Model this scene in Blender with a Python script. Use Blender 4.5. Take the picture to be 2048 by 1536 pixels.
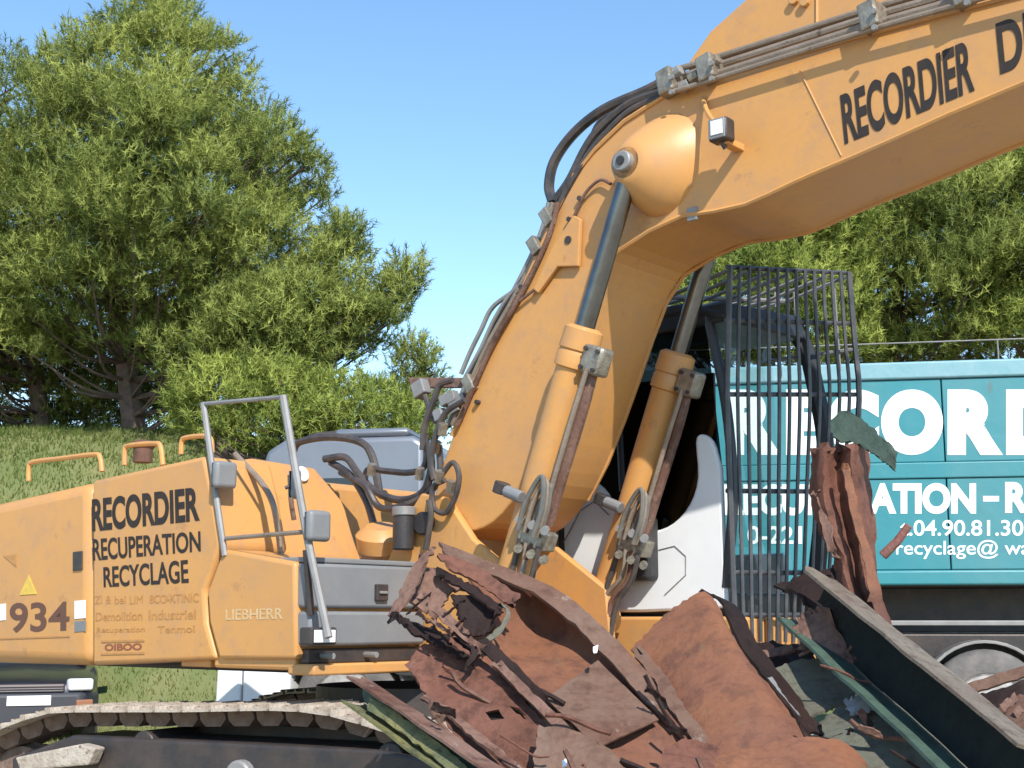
import bpy, bmesh, math, random
import numpy as np
from mathutils import Vector, Matrix, noise as mnoise

random.seed(7); RNG = np.random.default_rng(11)
S = bpy.context.scene
for o in list(bpy.data.objects): bpy.data.objects.remove(o)
C = S.collection
rad = math.radians

# ------------------------------------------------------------------ camera
FPX, CAMZ, HORIZON = 2720.0, 1.55, 1240.0          # focal length in px of a 2048 px wide frame
PITCH = math.atan((HORIZON - 768) / FPX)
cam = bpy.data.objects.new('camera', bpy.data.cameras.new('camera')); C.objects.link(cam)
cam.location = (0, 0, CAMZ); cam.rotation_euler = (rad(90) + PITCH, 0, 0)
cam.data.sensor_width = 36; cam.data.lens = FPX / 2048 * 36; cam.data.clip_end = 3000
S.camera = cam

# ------------------------------------------------------------------ sky and sun
SUN_AZ, SUN_EL = (0.30, -0.954), 41.0
az = math.atan2(SUN_AZ[0], SUN_AZ[1])
W = bpy.data.worlds.new('World'); S.world = W; W.use_nodes = True
nt = W.node_tree; bg = nt.nodes['Background']
sky = nt.nodes.new('ShaderNodeTexSky'); sky.sky_type = 'NISHITA'; sky.sun_disc = False
sky.sun_elevation = rad(SUN_EL); sky.sun_rotation = az; sky.altitude = 0
sky.air_density = 1.0; sky.dust_density = 0.0; sky.ozone_density = 1.4
hs = nt.nodes.new('ShaderNodeHueSaturation'); hs.inputs['Saturation'].default_value = 1.12; hs.inputs['Hue'].default_value = 0.497; hs.inputs['Value'].default_value = 1.02
nt.links.new(sky.outputs[0], hs.inputs['Color']); nt.links.new(hs.outputs[0], bg.inputs[0]); bg.inputs[1].default_value = 0.15
sun = bpy.data.objects.new('sun', bpy.data.lights.new('sun', 'SUN')); C.objects.link(sun)
sun.data.energy = 3.8; sun.data.angle = rad(0.53); sun.data.color = (1.0, 0.95, 0.87)
sd = Vector((SUN_AZ[0], SUN_AZ[1], 0)).normalized() * math.cos(rad(SUN_EL)); sd.z = math.sin(rad(SUN_EL))
sun.rotation_euler = sd.to_track_quat('Z', 'Y').to_euler(); sun.location = sd * 40
S.view_settings.view_transform = 'Standard'; S.view_settings.look = 'None'
S.view_settings.exposure = 0.73; S.view_settings.gamma = 1.0
S.view_settings.use_curve_mapping = False

# ------------------------------------------------------------------ survey: sight lines cut with real planes
CP, SP = math.cos(PITCH), math.sin(PITCH)
def ray(px, py):
    x, z = (px - 1024) / FPX, -(py - 768) / FPX
    return Vector((x, CP - z * SP, SP + z * CP))
CAM = Vector((0, 0, CAMZ))
def at(px, py, D):
    d = ray(px, py); return CAM + d * (D / d.y)
class Frame:
    """A thing's own axes on the ground: x along it, y across, z up."""
    def __init__(s, o, rz):
        s.o = Vector(o); s.rz = rz
        s.X = Vector((math.cos(rz), math.sin(rz), 0)); s.Y = Vector((-math.sin(rz), math.cos(rz), 0))
    def loc(s, w):
        q = w - s.o; return Vector((q.dot(s.X), q.dot(s.Y), q.z))
    def on(s, px, py, y):                       # sight line meets the plane y = const of the thing
        d = ray(px, py); k = (y - (CAM - s.o).dot(s.Y)) / d.dot(s.Y); return s.loc(CAM + d * k)
    def onx(s, px, py, x):
        d = ray(px, py); k = (x - (CAM - s.o).dot(s.X)) / d.dot(s.X); return s.loc(CAM + d * k)
    def w(s, v): return s.o + s.X * v[0] + s.Y * v[1] + Vector((0, 0, v[2]))

# ------------------------------------------------------------------ materials
MATS = {}
def mat(name, col, rough=0.5, metal=0.0, col2=None, scale=3.0, amt=0.5, bump=0.0, bscale=20.0, spots=None, sscale=6.0, sthr=0.62, coat=0.0, streak=1.0):
    if name in MATS: return MATS[name]
    m = bpy.data.materials.new(name); m.use_nodes = True; n = m.node_tree.nodes; l = m.node_tree.links
    b = n['Principled BSDF']; b.inputs['Roughness'].default_value = rough; b.inputs['Metallic'].default_value = metal
    if coat: b.inputs['Coat Weight'].default_value = coat; b.inputs['Coat Roughness'].default_value = 0.15
    b.inputs['Base Color'].default_value = (*col, 1)
    tc = n.new('ShaderNodeTexCoord'); mp = n.new('ShaderNodeMapping'); l.new(tc.outputs['Object'], mp.inputs[0])
    mp.inputs['Scale'].default_value = (1, 1, streak)
    src = None
    if col2:
        t = n.new('ShaderNodeTexNoise'); t.inputs['Scale'].default_value = scale; t.inputs['Detail'].default_value = 8; t.inputs['Roughness'].default_value = 0.65
        l.new(mp.outputs[0], t.inputs['Vector'])
        r = n.new('ShaderNodeMapRange'); r.inputs[1].default_value = 0.38; r.inputs[2].default_value = 0.68; r.inputs[4].default_value = amt
        l.new(t.outputs[0], r.inputs[0])
        mx = n.new('ShaderNodeMix'); mx.data_type = 'RGBA'; mx.inputs['A'].default_value = (*col, 1); mx.inputs['B'].default_value = (*col2, 1)
        l.new(r.outputs[0], mx.inputs['Factor']); src = mx.outputs['Result']
    if spots:
        t2 = n.new('ShaderNodeTexNoise'); t2.inputs['Scale'].default_value = sscale; t2.inputs['Detail'].default_value = 10; t2.inputs['Roughness'].default_value = 0.7
        l.new(mp.outputs[0], t2.inputs['Vector'])
        r2 = n.new('ShaderNodeMapRange'); r2.inputs[1].default_value = sthr; r2.inputs[2].default_value = sthr + 0.07
        l.new(t2.outputs[0], r2.inputs[0])
        m2 = n.new('ShaderNodeMix'); m2.data_type = 'RGBA'; m2.inputs['B'].default_value = (*spots, 1)
        if src: l.new(src, m2.inputs['A'])
        else: m2.inputs['A'].default_value = (*col, 1)
        l.new(r2.outputs[0], m2.inputs['Factor']); src = m2.outputs['Result']
    if src: l.new(src, b.inputs['Base Color'])
    if bump:
        t3 = n.new('ShaderNodeTexNoise'); t3.inputs['Scale'].default_value = bscale; t3.inputs['Detail'].default_value = 6
        l.new(tc.outputs['Object'], t3.inputs['Vector'])
        bp = n.new('ShaderNodeBump'); bp.inputs['Strength'].default_value = bump; bp.inputs['Distance'].default_value = 0.02
        l.new(t3.outputs[0], bp.inputs['Height']); l.new(bp.outputs[0], b.inputs['Normal'])
    MATS[name] = m; return m
GREY = mat('grey_paint', (0.175, 0.18, 0.188), 0.5, 0, (0.23, 0.23, 0.225), 4, 0.6, 0.06, 40)
LGREY = mat('pale_grey_steel', (0.27, 0.265, 0.26), 0.5, 0.2, (0.18, 0.16, 0.14), 6, 0.6)
WHITE = mat('white_paint', (0.80, 0.80, 0.79), 0.35, 0, (0.66, 0.66, 0.66), 3, 0.4)
BLACK = mat('black_rubber', (0.022, 0.022, 0.024), 0.55, 0, (0.07, 0.065, 0.06), 8, 0.5)
HOSE = mat('hose_rubber', (0.035, 0.033, 0.034), 0.45, 0, (0.14, 0.10, 0.08), 7, 0.6)
DARK = mat('dark_steel', (0.035, 0.033, 0.035), 0.5, 0.2, (0.10, 0.07, 0.055), 5, 0.6, 0.1, 40)
CHROME = mat('chrome_rod', (0.20, 0.195, 0.19), 0.28, 1.0, (0.12, 0.11, 0.10), 6, 0.7)
FITTING = mat('zinc_fitting', (0.34, 0.31, 0.25), 0.45, 0.6, (0.17, 0.13, 0.095), 14, 0.9, 0.3, 60)
PIPE = mat('dusty_pipe', (0.24, 0.185, 0.14), 0.5, 0.3, (0.33, 0.26, 0.20), 9, 0.8, 0.2, 60, (.10, .075, .06), 11, .6)
INK = mat('black_lettering', (0.016, 0.012, 0.011), 0.75, 0, (0.06, 0.035, 0.02), 14, 0.4)
INK2 = mat('faded_brown_lettering', (0.40, 0.19, 0.06), 0.6, 0, (0.55, 0.28, 0.09), 20, 0.7)
INK3 = mat('faded_white_lettering', (0.60, 0.45, 0.26), 0.5, 0, (0.56, 0.33, 0.12), 18, 0.8)
def rust_mat(name, c1, c2, c3, chip, chip_amt=0.55, scale=1.0, rough=0.62, bump=0.6, dent=0.28, spec=0.18):
    """layered corroded steel: broad tone, fine mottling, flakes of an older coat, run streaks and pitting"""
    m = bpy.data.materials.new(name); m.use_nodes = True; n = m.node_tree.nodes; l = m.node_tree.links; b = n['Principled BSDF']
    tc = n.new('ShaderNodeTexCoord')
    def nz(sc, det, ro, stretch=None):
        t = n.new('ShaderNodeTexNoise'); t.inputs['Scale'].default_value = sc * scale; t.inputs['Detail'].default_value = det; t.inputs['Roughness'].default_value = ro
        if stretch:
            mp = n.new('ShaderNodeMapping'); mp.inputs['Scale'].default_value = stretch; mp.inputs['Rotation'].default_value = (.3, .7, .5); l.new(tc.outputs['Object'], mp.inputs[0]); l.new(mp.outputs[0], t.inputs['Vector'])
        else: l.new(tc.outputs['Object'], t.inputs['Vector'])
        return t.outputs[0]
    def rng(x, a, bb, o=1.0):
        q = n.new('ShaderNodeMapRange'); q.inputs[1].default_value = a; q.inputs[2].default_value = bb; q.inputs[4].default_value = o; l.new(x, q.inputs[0]); return q.outputs[0]
    def mix(f, A, B):
        x = n.new('ShaderNodeMix'); x.data_type = 'RGBA'; l.new(f, x.inputs['Factor'])
        for k, v in (('A', A), ('B', B)):
            if isinstance(v, tuple): x.inputs[k].default_value = (*v, 1)
            else: l.new(v, x.inputs[k])
        return x.outputs['Result']
    fine = nz(38, 8, .75)
    c = mix(rng(nz(2.3, 5, .6), .38, .64), c1, c2)
    c = mix(rng(nz(9, 9, .72), .50, .66, .8), c, c3)
    c = mix(rng(nz(4, 6, .7, (1, 7, 1)), .56, .74, .6), c, c3)
    c = mix(rng(nz(6.5, 10, .74), .60, .645, chip_amt), c, chip)
    c = mix(rng(fine, .42, .75, .45), c, c3)
    l.new(c, b.inputs['Base Color']); l.new(rng(fine, .3, .7, 1.0), b.inputs['Roughness']) if False else None
    b.inputs['Roughness'].default_value = rough; b.inputs['Specular IOR Level'].default_value = spec
    bp = n.new('ShaderNodeBump'); bp.inputs['Strength'].default_value = bump; bp.inputs['Distance'].default_value = 0.012; l.new(fine, bp.inputs['Height'])
    b2 = n.new('ShaderNodeBump'); b2.inputs['Strength'].default_value = dent; b2.inputs['Distance'].default_value = 0.05; l.new(nz(5, 3, .5), b2.inputs['Height']); l.new(bp.outputs[0], b2.inputs['Normal']); l.new(b2.outputs[0], b.inputs['Normal'])
    MATS[name] = m; return m
YEL = rust_mat('machine_yellow', (.585, .286, .080), (.53, .268, .092), (.47, .25, .11), (.33, .17, .075), .45, .7, .42, .06, .05, .45)
RUST = rust_mat('brown_rust', (.180, .078, .054), (.135, .056, .036), (.050, .025, .019), (.22, .125, .095))
RUSTO = rust_mat('orange_rust', (.225, .094, .048), (.180, .078, .050), (.105, .048, .032), (.19, .130, .066), .5, spec=.25)
RUSTP = rust_mat('pale_rust', (.24, .145, .11), (.135, .062, .042), (.05, .028, .023), (.36, .30, .26))
RUSTG = rust_mat('grey_worn_rust', (.175, .110, .080), (.145, .070, .046), (.085, .047, .035), (.31, .265, .22))
RUSTD = rust_mat('dark_and_shaded_steel', (.018, .011, .010), (.042, .021, .017), (.010, .007, .006), (.09, .055, .042), .35)  # dark scrap steel; its near-black also paints shade in gaps and behind edges
GREEN = rust_mat('old_green_paint', (.062, .115, .083), (.085, .13, .095), (.030, .050, .040), (.17, .10, .07), .7)
GREENG = rust_mat('worn_grey_green_paint', (.125, .130, .098), (.155, .140, .105), (.065, .055, .042), (.15, .080, .055), .75)
LICHEN = rust_mat('lichen_green_paint', (.22, .205, .085), (.115, .135, .075), (.07, .06, .035), (.30, .28, .12), .8, 2.0)
FLANGE = rust_mat('weathered_flange', (.215, .180, .140), (.17, .125, .095), (.085, .065, .05), (.10, .125, .09), .6, 2.0)
TEAL = mat('teal_paint', (0.030, 0.215, 0.250), 0.45, 0, (0.070, 0.225, 0.248), 1.1, 0.9, 0.4, 4, (0.10, 0.15, 0.15), 5, 0.66, streak=0.25)
TEALP = mat('faded_teal_paint', (0.16, 0.33, 0.37), 0.5, 0, (0.24, 0.38, 0.42), 5, 0.8, 0.1, 20, (0.22, 0.16, 0.13), 14, 0.68)
DIRT = mat('dusty_track_steel', (0.46, 0.40, 0.33), 0.85, 0, (0.26, 0.20, 0.15), 9, 0.9, 0.6, 40, (0.13, 0.085, 0.065), 12, 0.60)
LINK = mat('rusty_track_link', (0.13, 0.085, 0.065), 0.8, 0, (0.24, 0.17, 0.125), 9, 0.8, 0.5, 40)
SILVER = mat('silver_vehicle_paint', (0.19, 0.205, 0.235), 0.4, 0.3, (0.15, 0.16, 0.18), 2, 0.5, coat=0.4)
NAVY = mat('dark_vehicle_paint', (0.018, 0.020, 0.030), 0.25, 0.2, (0.045, 0.040, 0.045), 3, 0.5, coat=0.6)
PLATE = mat('white_plate', (0.78, 0.80, 0.80), 0.4)
TYRE = mat('dusty_tyre', (0.10, 0.095, 0.09), 0.85, 0, (0.20, 0.18, 0.165), 5, 0.8, 0.3, 30)
RIM = mat('worn_rim', (0.50, 0.48, 0.46), 0.5, 0.3, (0.22, 0.19, 0.17), 7, 0.8)
BARK = mat('pine_bark', (0.085, 0.058, 0.045), 0.9, 0, (0.17, 0.12, 0.09), 6, 0.8, 0.6, 14)
def lens_mat():
    m = mat('lamp_lens', (0.82, 0.83, 0.85), 0.12, 0, coat=0.8); return m
LENS = lens_mat()
def glass():
    m = bpy.data.materials.new('tinted_glass'); m.use_nodes = True; n = m.node_tree.nodes; l = m.node_tree.links
    out = n['Material Output']; n.remove(n['Principled BSDF'])
    tr = n.new('ShaderNodeBsdfTransparent'); tr.inputs[0].default_value = (0.55, 0.62, 0.60, 1)
    gl = n.new('ShaderNodeBsdfGlossy'); gl.inputs['Roughness'].default_value = 0.03
    fr = n.new('ShaderNodeFresnel'); fr.inputs[0].default_value = 1.45
    mx = n.new('ShaderNodeMixShader'); l.new(fr.outputs[0], mx.inputs[0]); l.new(tr.outputs[0], mx.inputs[1]); l.new(gl.outputs[0], mx.inputs[2])
    l.new(mx.outputs[0], out.inputs[0]); return m
GLASS = glass()
GLASSD = GLASS.copy(); GLASSD.name = 'dark_tinted_glass'; [n for n in GLASSD.node_tree.nodes if n.type == 'BSDF_TRANSPARENT'][0].inputs[0].default_value = (.035, .04, .042, 1)
[n for n in GLASS.node_tree.nodes if n.type == 'BSDF_TRANSPARENT'][0].inputs[0].default_value = (.85, .9, .88, 1)
def leaf_mat(name, c1, c2):
    m = bpy.data.materials.new(name); m.use_nodes = True; n = m.node_tree.nodes; l = m.node_tree.links
    b = n['Principled BSDF']; out = n['Material Output']; b.inputs['Roughness'].default_value = 0.8; b.inputs['Specular IOR Level'].default_value = 0.12
    at_ = n.new('ShaderNodeAttribute'); at_.attribute_name = 'tint'
    mx = n.new('ShaderNodeMix'); mx.data_type = 'RGBA'; mx.inputs['A'].default_value = (*c1, 1); mx.inputs['B'].default_value = (*c2, 1)
    l.new(at_.outputs['Fac'], mx.inputs['Factor']); l.new(mx.outputs['Result'], b.inputs['Base Color'])
    tl = n.new('ShaderNodeBsdfTranslucent'); l.new(mx.outputs['Result'], tl.inputs[0])
    ms = n.new('ShaderNodeMixShader'); ms.inputs[0].default_value = 0.35
    l.new(b.outputs[0], ms.inputs[1]); l.new(tl.outputs[0], ms.inputs[2]); l.new(ms.outputs[0], out.inputs[0]); return m
NEEDLE = leaf_mat('pine_needles', (0.15, 0.195, 0.05), (0.44, 0.48, 0.13))
NEEDLE2 = leaf_mat('bright_pine_needles', (0.17, 0.225, 0.05), (0.46, 0.51, 0.125))
GRASSM = leaf_mat('dry_grass', (0.11, 0.16, 0.035), (0.36, 0.32, 0.15))

# ------------------------------------------------------------------ mesh builders
def resample(pts, n):
    P = [Vector(p) for p in pts]; d = [0]
    for a, b in zip(P, P[1:]): d.append(d[-1] + (b - a).length)
    out = []
    for i in range(n):
        t = d[-1] * i / (n - 1); k = 0
        while k < len(d) - 2 and d[k + 1] < t: k += 1
        u = (t - d[k]) / max(1e-9, d[k + 1] - d[k]); out.append(P[k].lerp(P[k + 1], min(1, u)))
    return out
def smooth(pts, n=6):
    P = [Vector(p) for p in pts]
    if len(P) < 3: return P
    Q = [P[0] * 2 - P[1]] + P + [P[-1] * 2 - P[-2]]; out = []
    for i in range(1, len(Q) - 2):
        a, b, c, d = Q[i - 1:i + 3]
        for k in range(n):
            t = k / n
            out.append(0.5 * (2 * b + (c - a) * t + (2 * a - 5 * b + 4 * c - d) * t * t + (3 * b - a - 3 * c + d) * t ** 3))
    return out + [P[-1]]
class MB:
    def __init__(s): s.v = []; s.f = []
    def add(s, v, f):
        k = len(s.v); s.v += [Vector(q) for q in v]; s.f += [tuple(i + k for i in q) for q in f]; return s
    def box(s, a, b):
        x0, x1 = sorted((a[0], b[0])); y0, y1 = sorted((a[1], b[1])); z0, z1 = sorted((a[2], b[2]))
        v = [(x, y, z) for z in (z0, z1) for x, y in ((x0, y0), (x1, y0), (x1, y1), (x0, y1))]
        return s.add(v, [(3, 2, 1, 0), (4, 5, 6, 7), (0, 1, 5, 4), (1, 2, 6, 5), (2, 3, 7, 6), (3, 0, 4, 7)])
    def obox(s, c, X, Y, Z):                     # centre and three half axes
        c, X, Y, Z = map(Vector, (c, X, Y, Z))
        v = [c + X * i + Y * j + Z * k for k in (-1, 1) for i, j in ((-1, -1), (1, -1), (1, 1), (-1, 1))]
        return s.add(v, [(3, 2, 1, 0), (4, 5, 6, 7), (0, 1, 5, 4), (1, 2, 6, 5), (2, 3, 7, 6), (3, 0, 4, 7)])
    def prism(s, poly, off):                     # polygon (3-D, planar) pushed by the vector off
        n = len(poly); P = [Vector(p) for p in poly]; off = Vector(off)
        v = P + [p + off for p in P]
        return s.add(v, [tuple(range(n - 1, -1, -1)), tuple(range(n, 2 * n))] + [(i, (i + 1) % n, n + (i + 1) % n, n + i) for i in range(n)])
    def tube(s, pts, r, n=10, r1=None, cap=True):
        P = [Vector(p) for p in pts]; rings = []; up = None
        for i, p in enumerate(P):
            t = (P[min(i + 1, len(P) - 1)] - P[max(i - 1, 0)]).normalized()
            if up is None:
                up = t.cross(Vector((0, 0, 1)) if abs(t.z) < 0.9 else Vector((1, 0, 0))).normalized()
            else: up = (up - t * up.dot(t)).normalized()
            w = t.cross(up); u = i / max(1, len(P) - 1)
            rr = r if r1 is None else r + (r1 - r) * u
            if callable(r): rr = r(u)
            rings.append([p + (up * math.cos(a) + w * math.sin(a)) * rr for a in (2 * math.pi * k / n for k in range(n))])
        v = [q for g in rings for q in g]; f = []
        for i in range(len(P) - 1):
            for k in range(n):
                f.append((i * n + k, i * n + (k + 1) % n, (i + 1) * n + (k + 1) % n, (i + 1) * n + k))
        if cap: f += [tuple(range(n - 1, -1, -1)), tuple((len(P) - 1) * n + k for k in range(n))]
        return s.add(v, f)
    def cyl(s, a, b, r, n=20, r1=None): return s.tube([a, b], r, n, r1)
    def lathe(s, c, axis, prof, n=28, cap=True):           # prof: (distance along axis, radius)
        c = Vector(c); t = Vector(axis).normalized(); u = t.cross(Vector((0, 0, 1)) if abs(t.z) < 0.9 else Vector((1, 0, 0))).normalized(); w = t.cross(u)
        v = [c + t * h + (u * math.cos(2 * math.pi * k / n) + w * math.sin(2 * math.pi * k / n)) * r for h, r in prof for k in range(n)]
        f = []
        for i in range(len(prof) - 1):
            for k in range(n): f.append((i * n + k, i * n + (k + 1) % n, (i + 1) * n + (k + 1) % n, (i + 1) * n + k))
        if cap: f += [tuple(range(n - 1, -1, -1)), tuple((len(prof) - 1) * n + k for k in range(n))]
        return s.add(v, f)
    def build(s, name, m, parent=None, bevel=0.0, shade=False, seg=2, angle=35):
        me = bpy.data.meshes.new(name); me.from_pydata([tuple(q) for q in s.v], [], s.f)
        bm = bmesh.new(); bm.from_mesh(me); bmesh.ops.recalc_face_normals(bm, faces=bm.faces); bm.to_mesh(me); bm.free()
        if m: me.materials.append(m)
        o = bpy.data.objects.new(name, me); C.objects.link(o)
        if parent: o.parent = parent
        if bevel:
            b = o.modifiers.new('bevel', 'BEVEL'); b.width = bevel; b.segments = seg; b.limit_method = 'ANGLE'; b.angle_limit = rad(angle); b.harden_normals = False
        if shade:
            me.shade_smooth() if hasattr(me, 'shade_smooth') else None
            me.set_sharp_from_angle(angle=rad(angle))
        return o
def tag(o, label, cat, group=None, kind=None):
    o['label'] = label; o['category'] = cat
    if group: o['group'] = group
    if kind: o['kind'] = kind
    return o
def empty(name, loc=(0, 0, 0), rz=0.0):
    o = bpy.data.objects.new(name, None); C.objects.link(o); o.location = loc; o.rotation_euler = (0, 0, rz); o.empty_display_size = 0.3; return o
def share(o, parent, M=None):                    # one more object on the same mesh
    c = o.copy(); C.objects.link(c); c.parent = parent
    if M is not None: c.matrix_basis = M
    return c
def lettering(txt, ll, lr, ul, out, m, parent, bold=0.0, name='lettering', lift=0.002, ur=None):
    cu = bpy.data.curves.new('t', 'FONT'); cu.body = txt; cu.offset = bold; cu.extrude = 0.0; cu.resolution_u = 9
    t = bpy.data.objects.new('t', cu); C.objects.link(t); bpy.context.view_layer.update()
    me = bpy.data.meshes.new_from_object(t.evaluated_get(bpy.context.evaluated_depsgraph_get()))
    bpy.data.objects.remove(t); bpy.data.curves.remove(cu)
    xs = [v.co.x for v in me.vertices]; ys = [v.co.y for v in me.vertices]
    x0, x1, y0, y1 = min(xs), max(xs), min(ys), max(ys)
    ll, lr, ul, out = map(Vector, (ll, lr, ul, out)); ur = Vector(ur) if ur is not None else ul + lr - ll
    for v in me.vertices:
        a = (v.co.x - x0) / (x1 - x0); b = (v.co.y - y0) / (y1 - y0)
        v.co = (ll.lerp(lr, a)).lerp(ul.lerp(ur, a), b) + out * lift
    me.name = name; me.materials.clear(); me.materials.append(m); me.shade_flat()
    o = bpy.data.objects.new(name, me); C.objects.link(o); o.parent = parent
    sl = o.modifiers.new('thick', 'SOLIDIFY'); sl.thickness = 0.0015; sl.offset = 0
    return o

# ================================================================== THE SETTING
def ground_z(x, y):
    def ss(a, b, t): t = min(1, max(0, (t - a) / (b - a))); return t * t * (3 - 2 * t)
    H = 4.75 - 3.0 * ss(-5.5, 2.0, x)
    return H * ss(18.6, 23.0, y) + .2 * ss(10.5, 11.6, y) * ss(-4.6, -3.4, x) + 1.5 * ss(24, 60, y) + 0.12 * mnoise.noise(Vector((x * .35, y * .35, 0))) * ss(17, 20, y)
def make_ground():
    def axis(lo, hi, fine_lo, fine_hi, fine):
        a = list(np.arange(fine_lo, fine_hi + 1e-6, fine)); d = fine; v = fine_hi
        while v < hi: d *= 1.35; v += d; a.append(v)
        d = fine; v = fine_lo
        while v > lo: d *= 1.35; v -= d; a.insert(0, v)
        return a
    xs = axis(-1500, 1500, -14, 14, 0.45); ys = axis(-400, 2500, -2, 32, 0.45)
    v = [(x, y, ground_z(x, y)) for y in ys for x in xs]; n = len(xs)
    f = [(j * n + i, j * n + i + 1, (j + 1) * n + i + 1, (j + 1) * n + i) for j in range(len(ys) - 1) for i in range(n - 1)]
    m = mat('yard_earth', (0.40, 0.345, 0.265), 0.95, 0, (0.33, 0.29, 0.19), 0.6, 0.9, 0.6, 9, (0.36, 0.31, 0.23), 2.2, 0.6)
    o = MB().add(v, f).build('ground', m, shade=True, angle=80); o['kind'] = 'structure'
    o.data.materials.append(mat('bank_turf', (0.115, 0.145, 0.045), 0.95, 0, (0.20, 0.19, 0.08), 1.2, 0.8, 0.8, 14))
    for p in o.data.polygons:
        if p.center.y > 17.8 + .8 * mnoise.noise(p.center * .4): p.material_index = 1
make_ground()

def blades_mesh(name, pos, nrm, length, width, m, tint, shade=None):
    """thin triangles: pos (n,3) roots, nrm (n,3) directions, scalar or array length and width"""
    n = len(pos); d = nrm / np.linalg.norm(nrm, axis=1, keepdims=True)
    r = RNG.normal(size=(n, 3)); s = np.cross(d, r); s /= np.linalg.norm(s, axis=1, keepdims=True) + 1e-9
    L = np.broadcast_to(np.asarray(length), (n,))[:, None]; w = np.broadcast_to(np.asarray(width), (n,))[:, None]
    a = pos - s * w; b = pos + s * w; c = pos + d * L
    if shade is not None:                        # each needle spray faces outwards from its cushion
        fl = np.einsum('ij,ij->i', np.cross(b - a, c - a), shade) < 0
        a[fl], b[fl] = b[fl].copy(), a[fl].copy()
    V = np.stack([a, b, c], 1).reshape(-1, 3)
    me = bpy.data.meshes.new(name); me.vertices.add(3 * n); me.vertices.foreach_set('co', V.astype(np.float32).ravel())
    me.loops.add(3 * n); me.loops.foreach_set('vertex_index', np.arange(3 * n, dtype=np.int32))
    me.polygons.add(n); me.polygons.foreach_set('loop_start', np.arange(0, 3 * n, 3, dtype=np.int32))
    me.update(calc_edges=True)
    at_ = me.attributes.new('tint', 'FLOAT', 'FACE'); at_.data.foreach_set('value', tint.astype(np.float32))
    me.materials.append(m); me.validate()
    if shade is not None:
        me.shade_smooth(); g = np.cross(b - a, c - a); g /= np.linalg.norm(g, axis=1, keepdims=True) + 1e-9
        N = shade * .6 + g * .55; N /= np.linalg.norm(N, axis=1, keepdims=True)
        me.normals_split_custom_set_from_vertices(np.repeat(N, 3, axis=0).astype(np.float32))
    return me

def make_grass():
    n = 150000
    x = RNG.uniform(-12.5, 3, n); y = 16.3 + RNG.random(n) ** 1.2 * 8.5
    z = np.array([ground_z(a, b) for a, b in zip(x, y)])
    pos = np.stack([x, y, z - 0.02], 1); d = RNG.normal(size=(n, 3)) * 0.35; d[:, 2] = 1
    pn = np.array([mnoise.noise(Vector((a * .5, b * .5, 3))) for a, b in zip(x, y)])
    tint = np.clip(0.55 - 0.38 * np.clip((z - .1) / 1.0, 0, 1) + pn * 0.35 + RNG.normal(size=n) * 0.15, 0, 1)
    o = bpy.data.objects.new('grass', blades_mesh('grass', pos, d, RNG.uniform(.04, .13, n), .013, GRASSM, tint)); C.objects.link(o)
    tag(o, 'green and straw coloured grass on the bank behind the machine', 'grass', kind='stuff')
make_grass()

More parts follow.
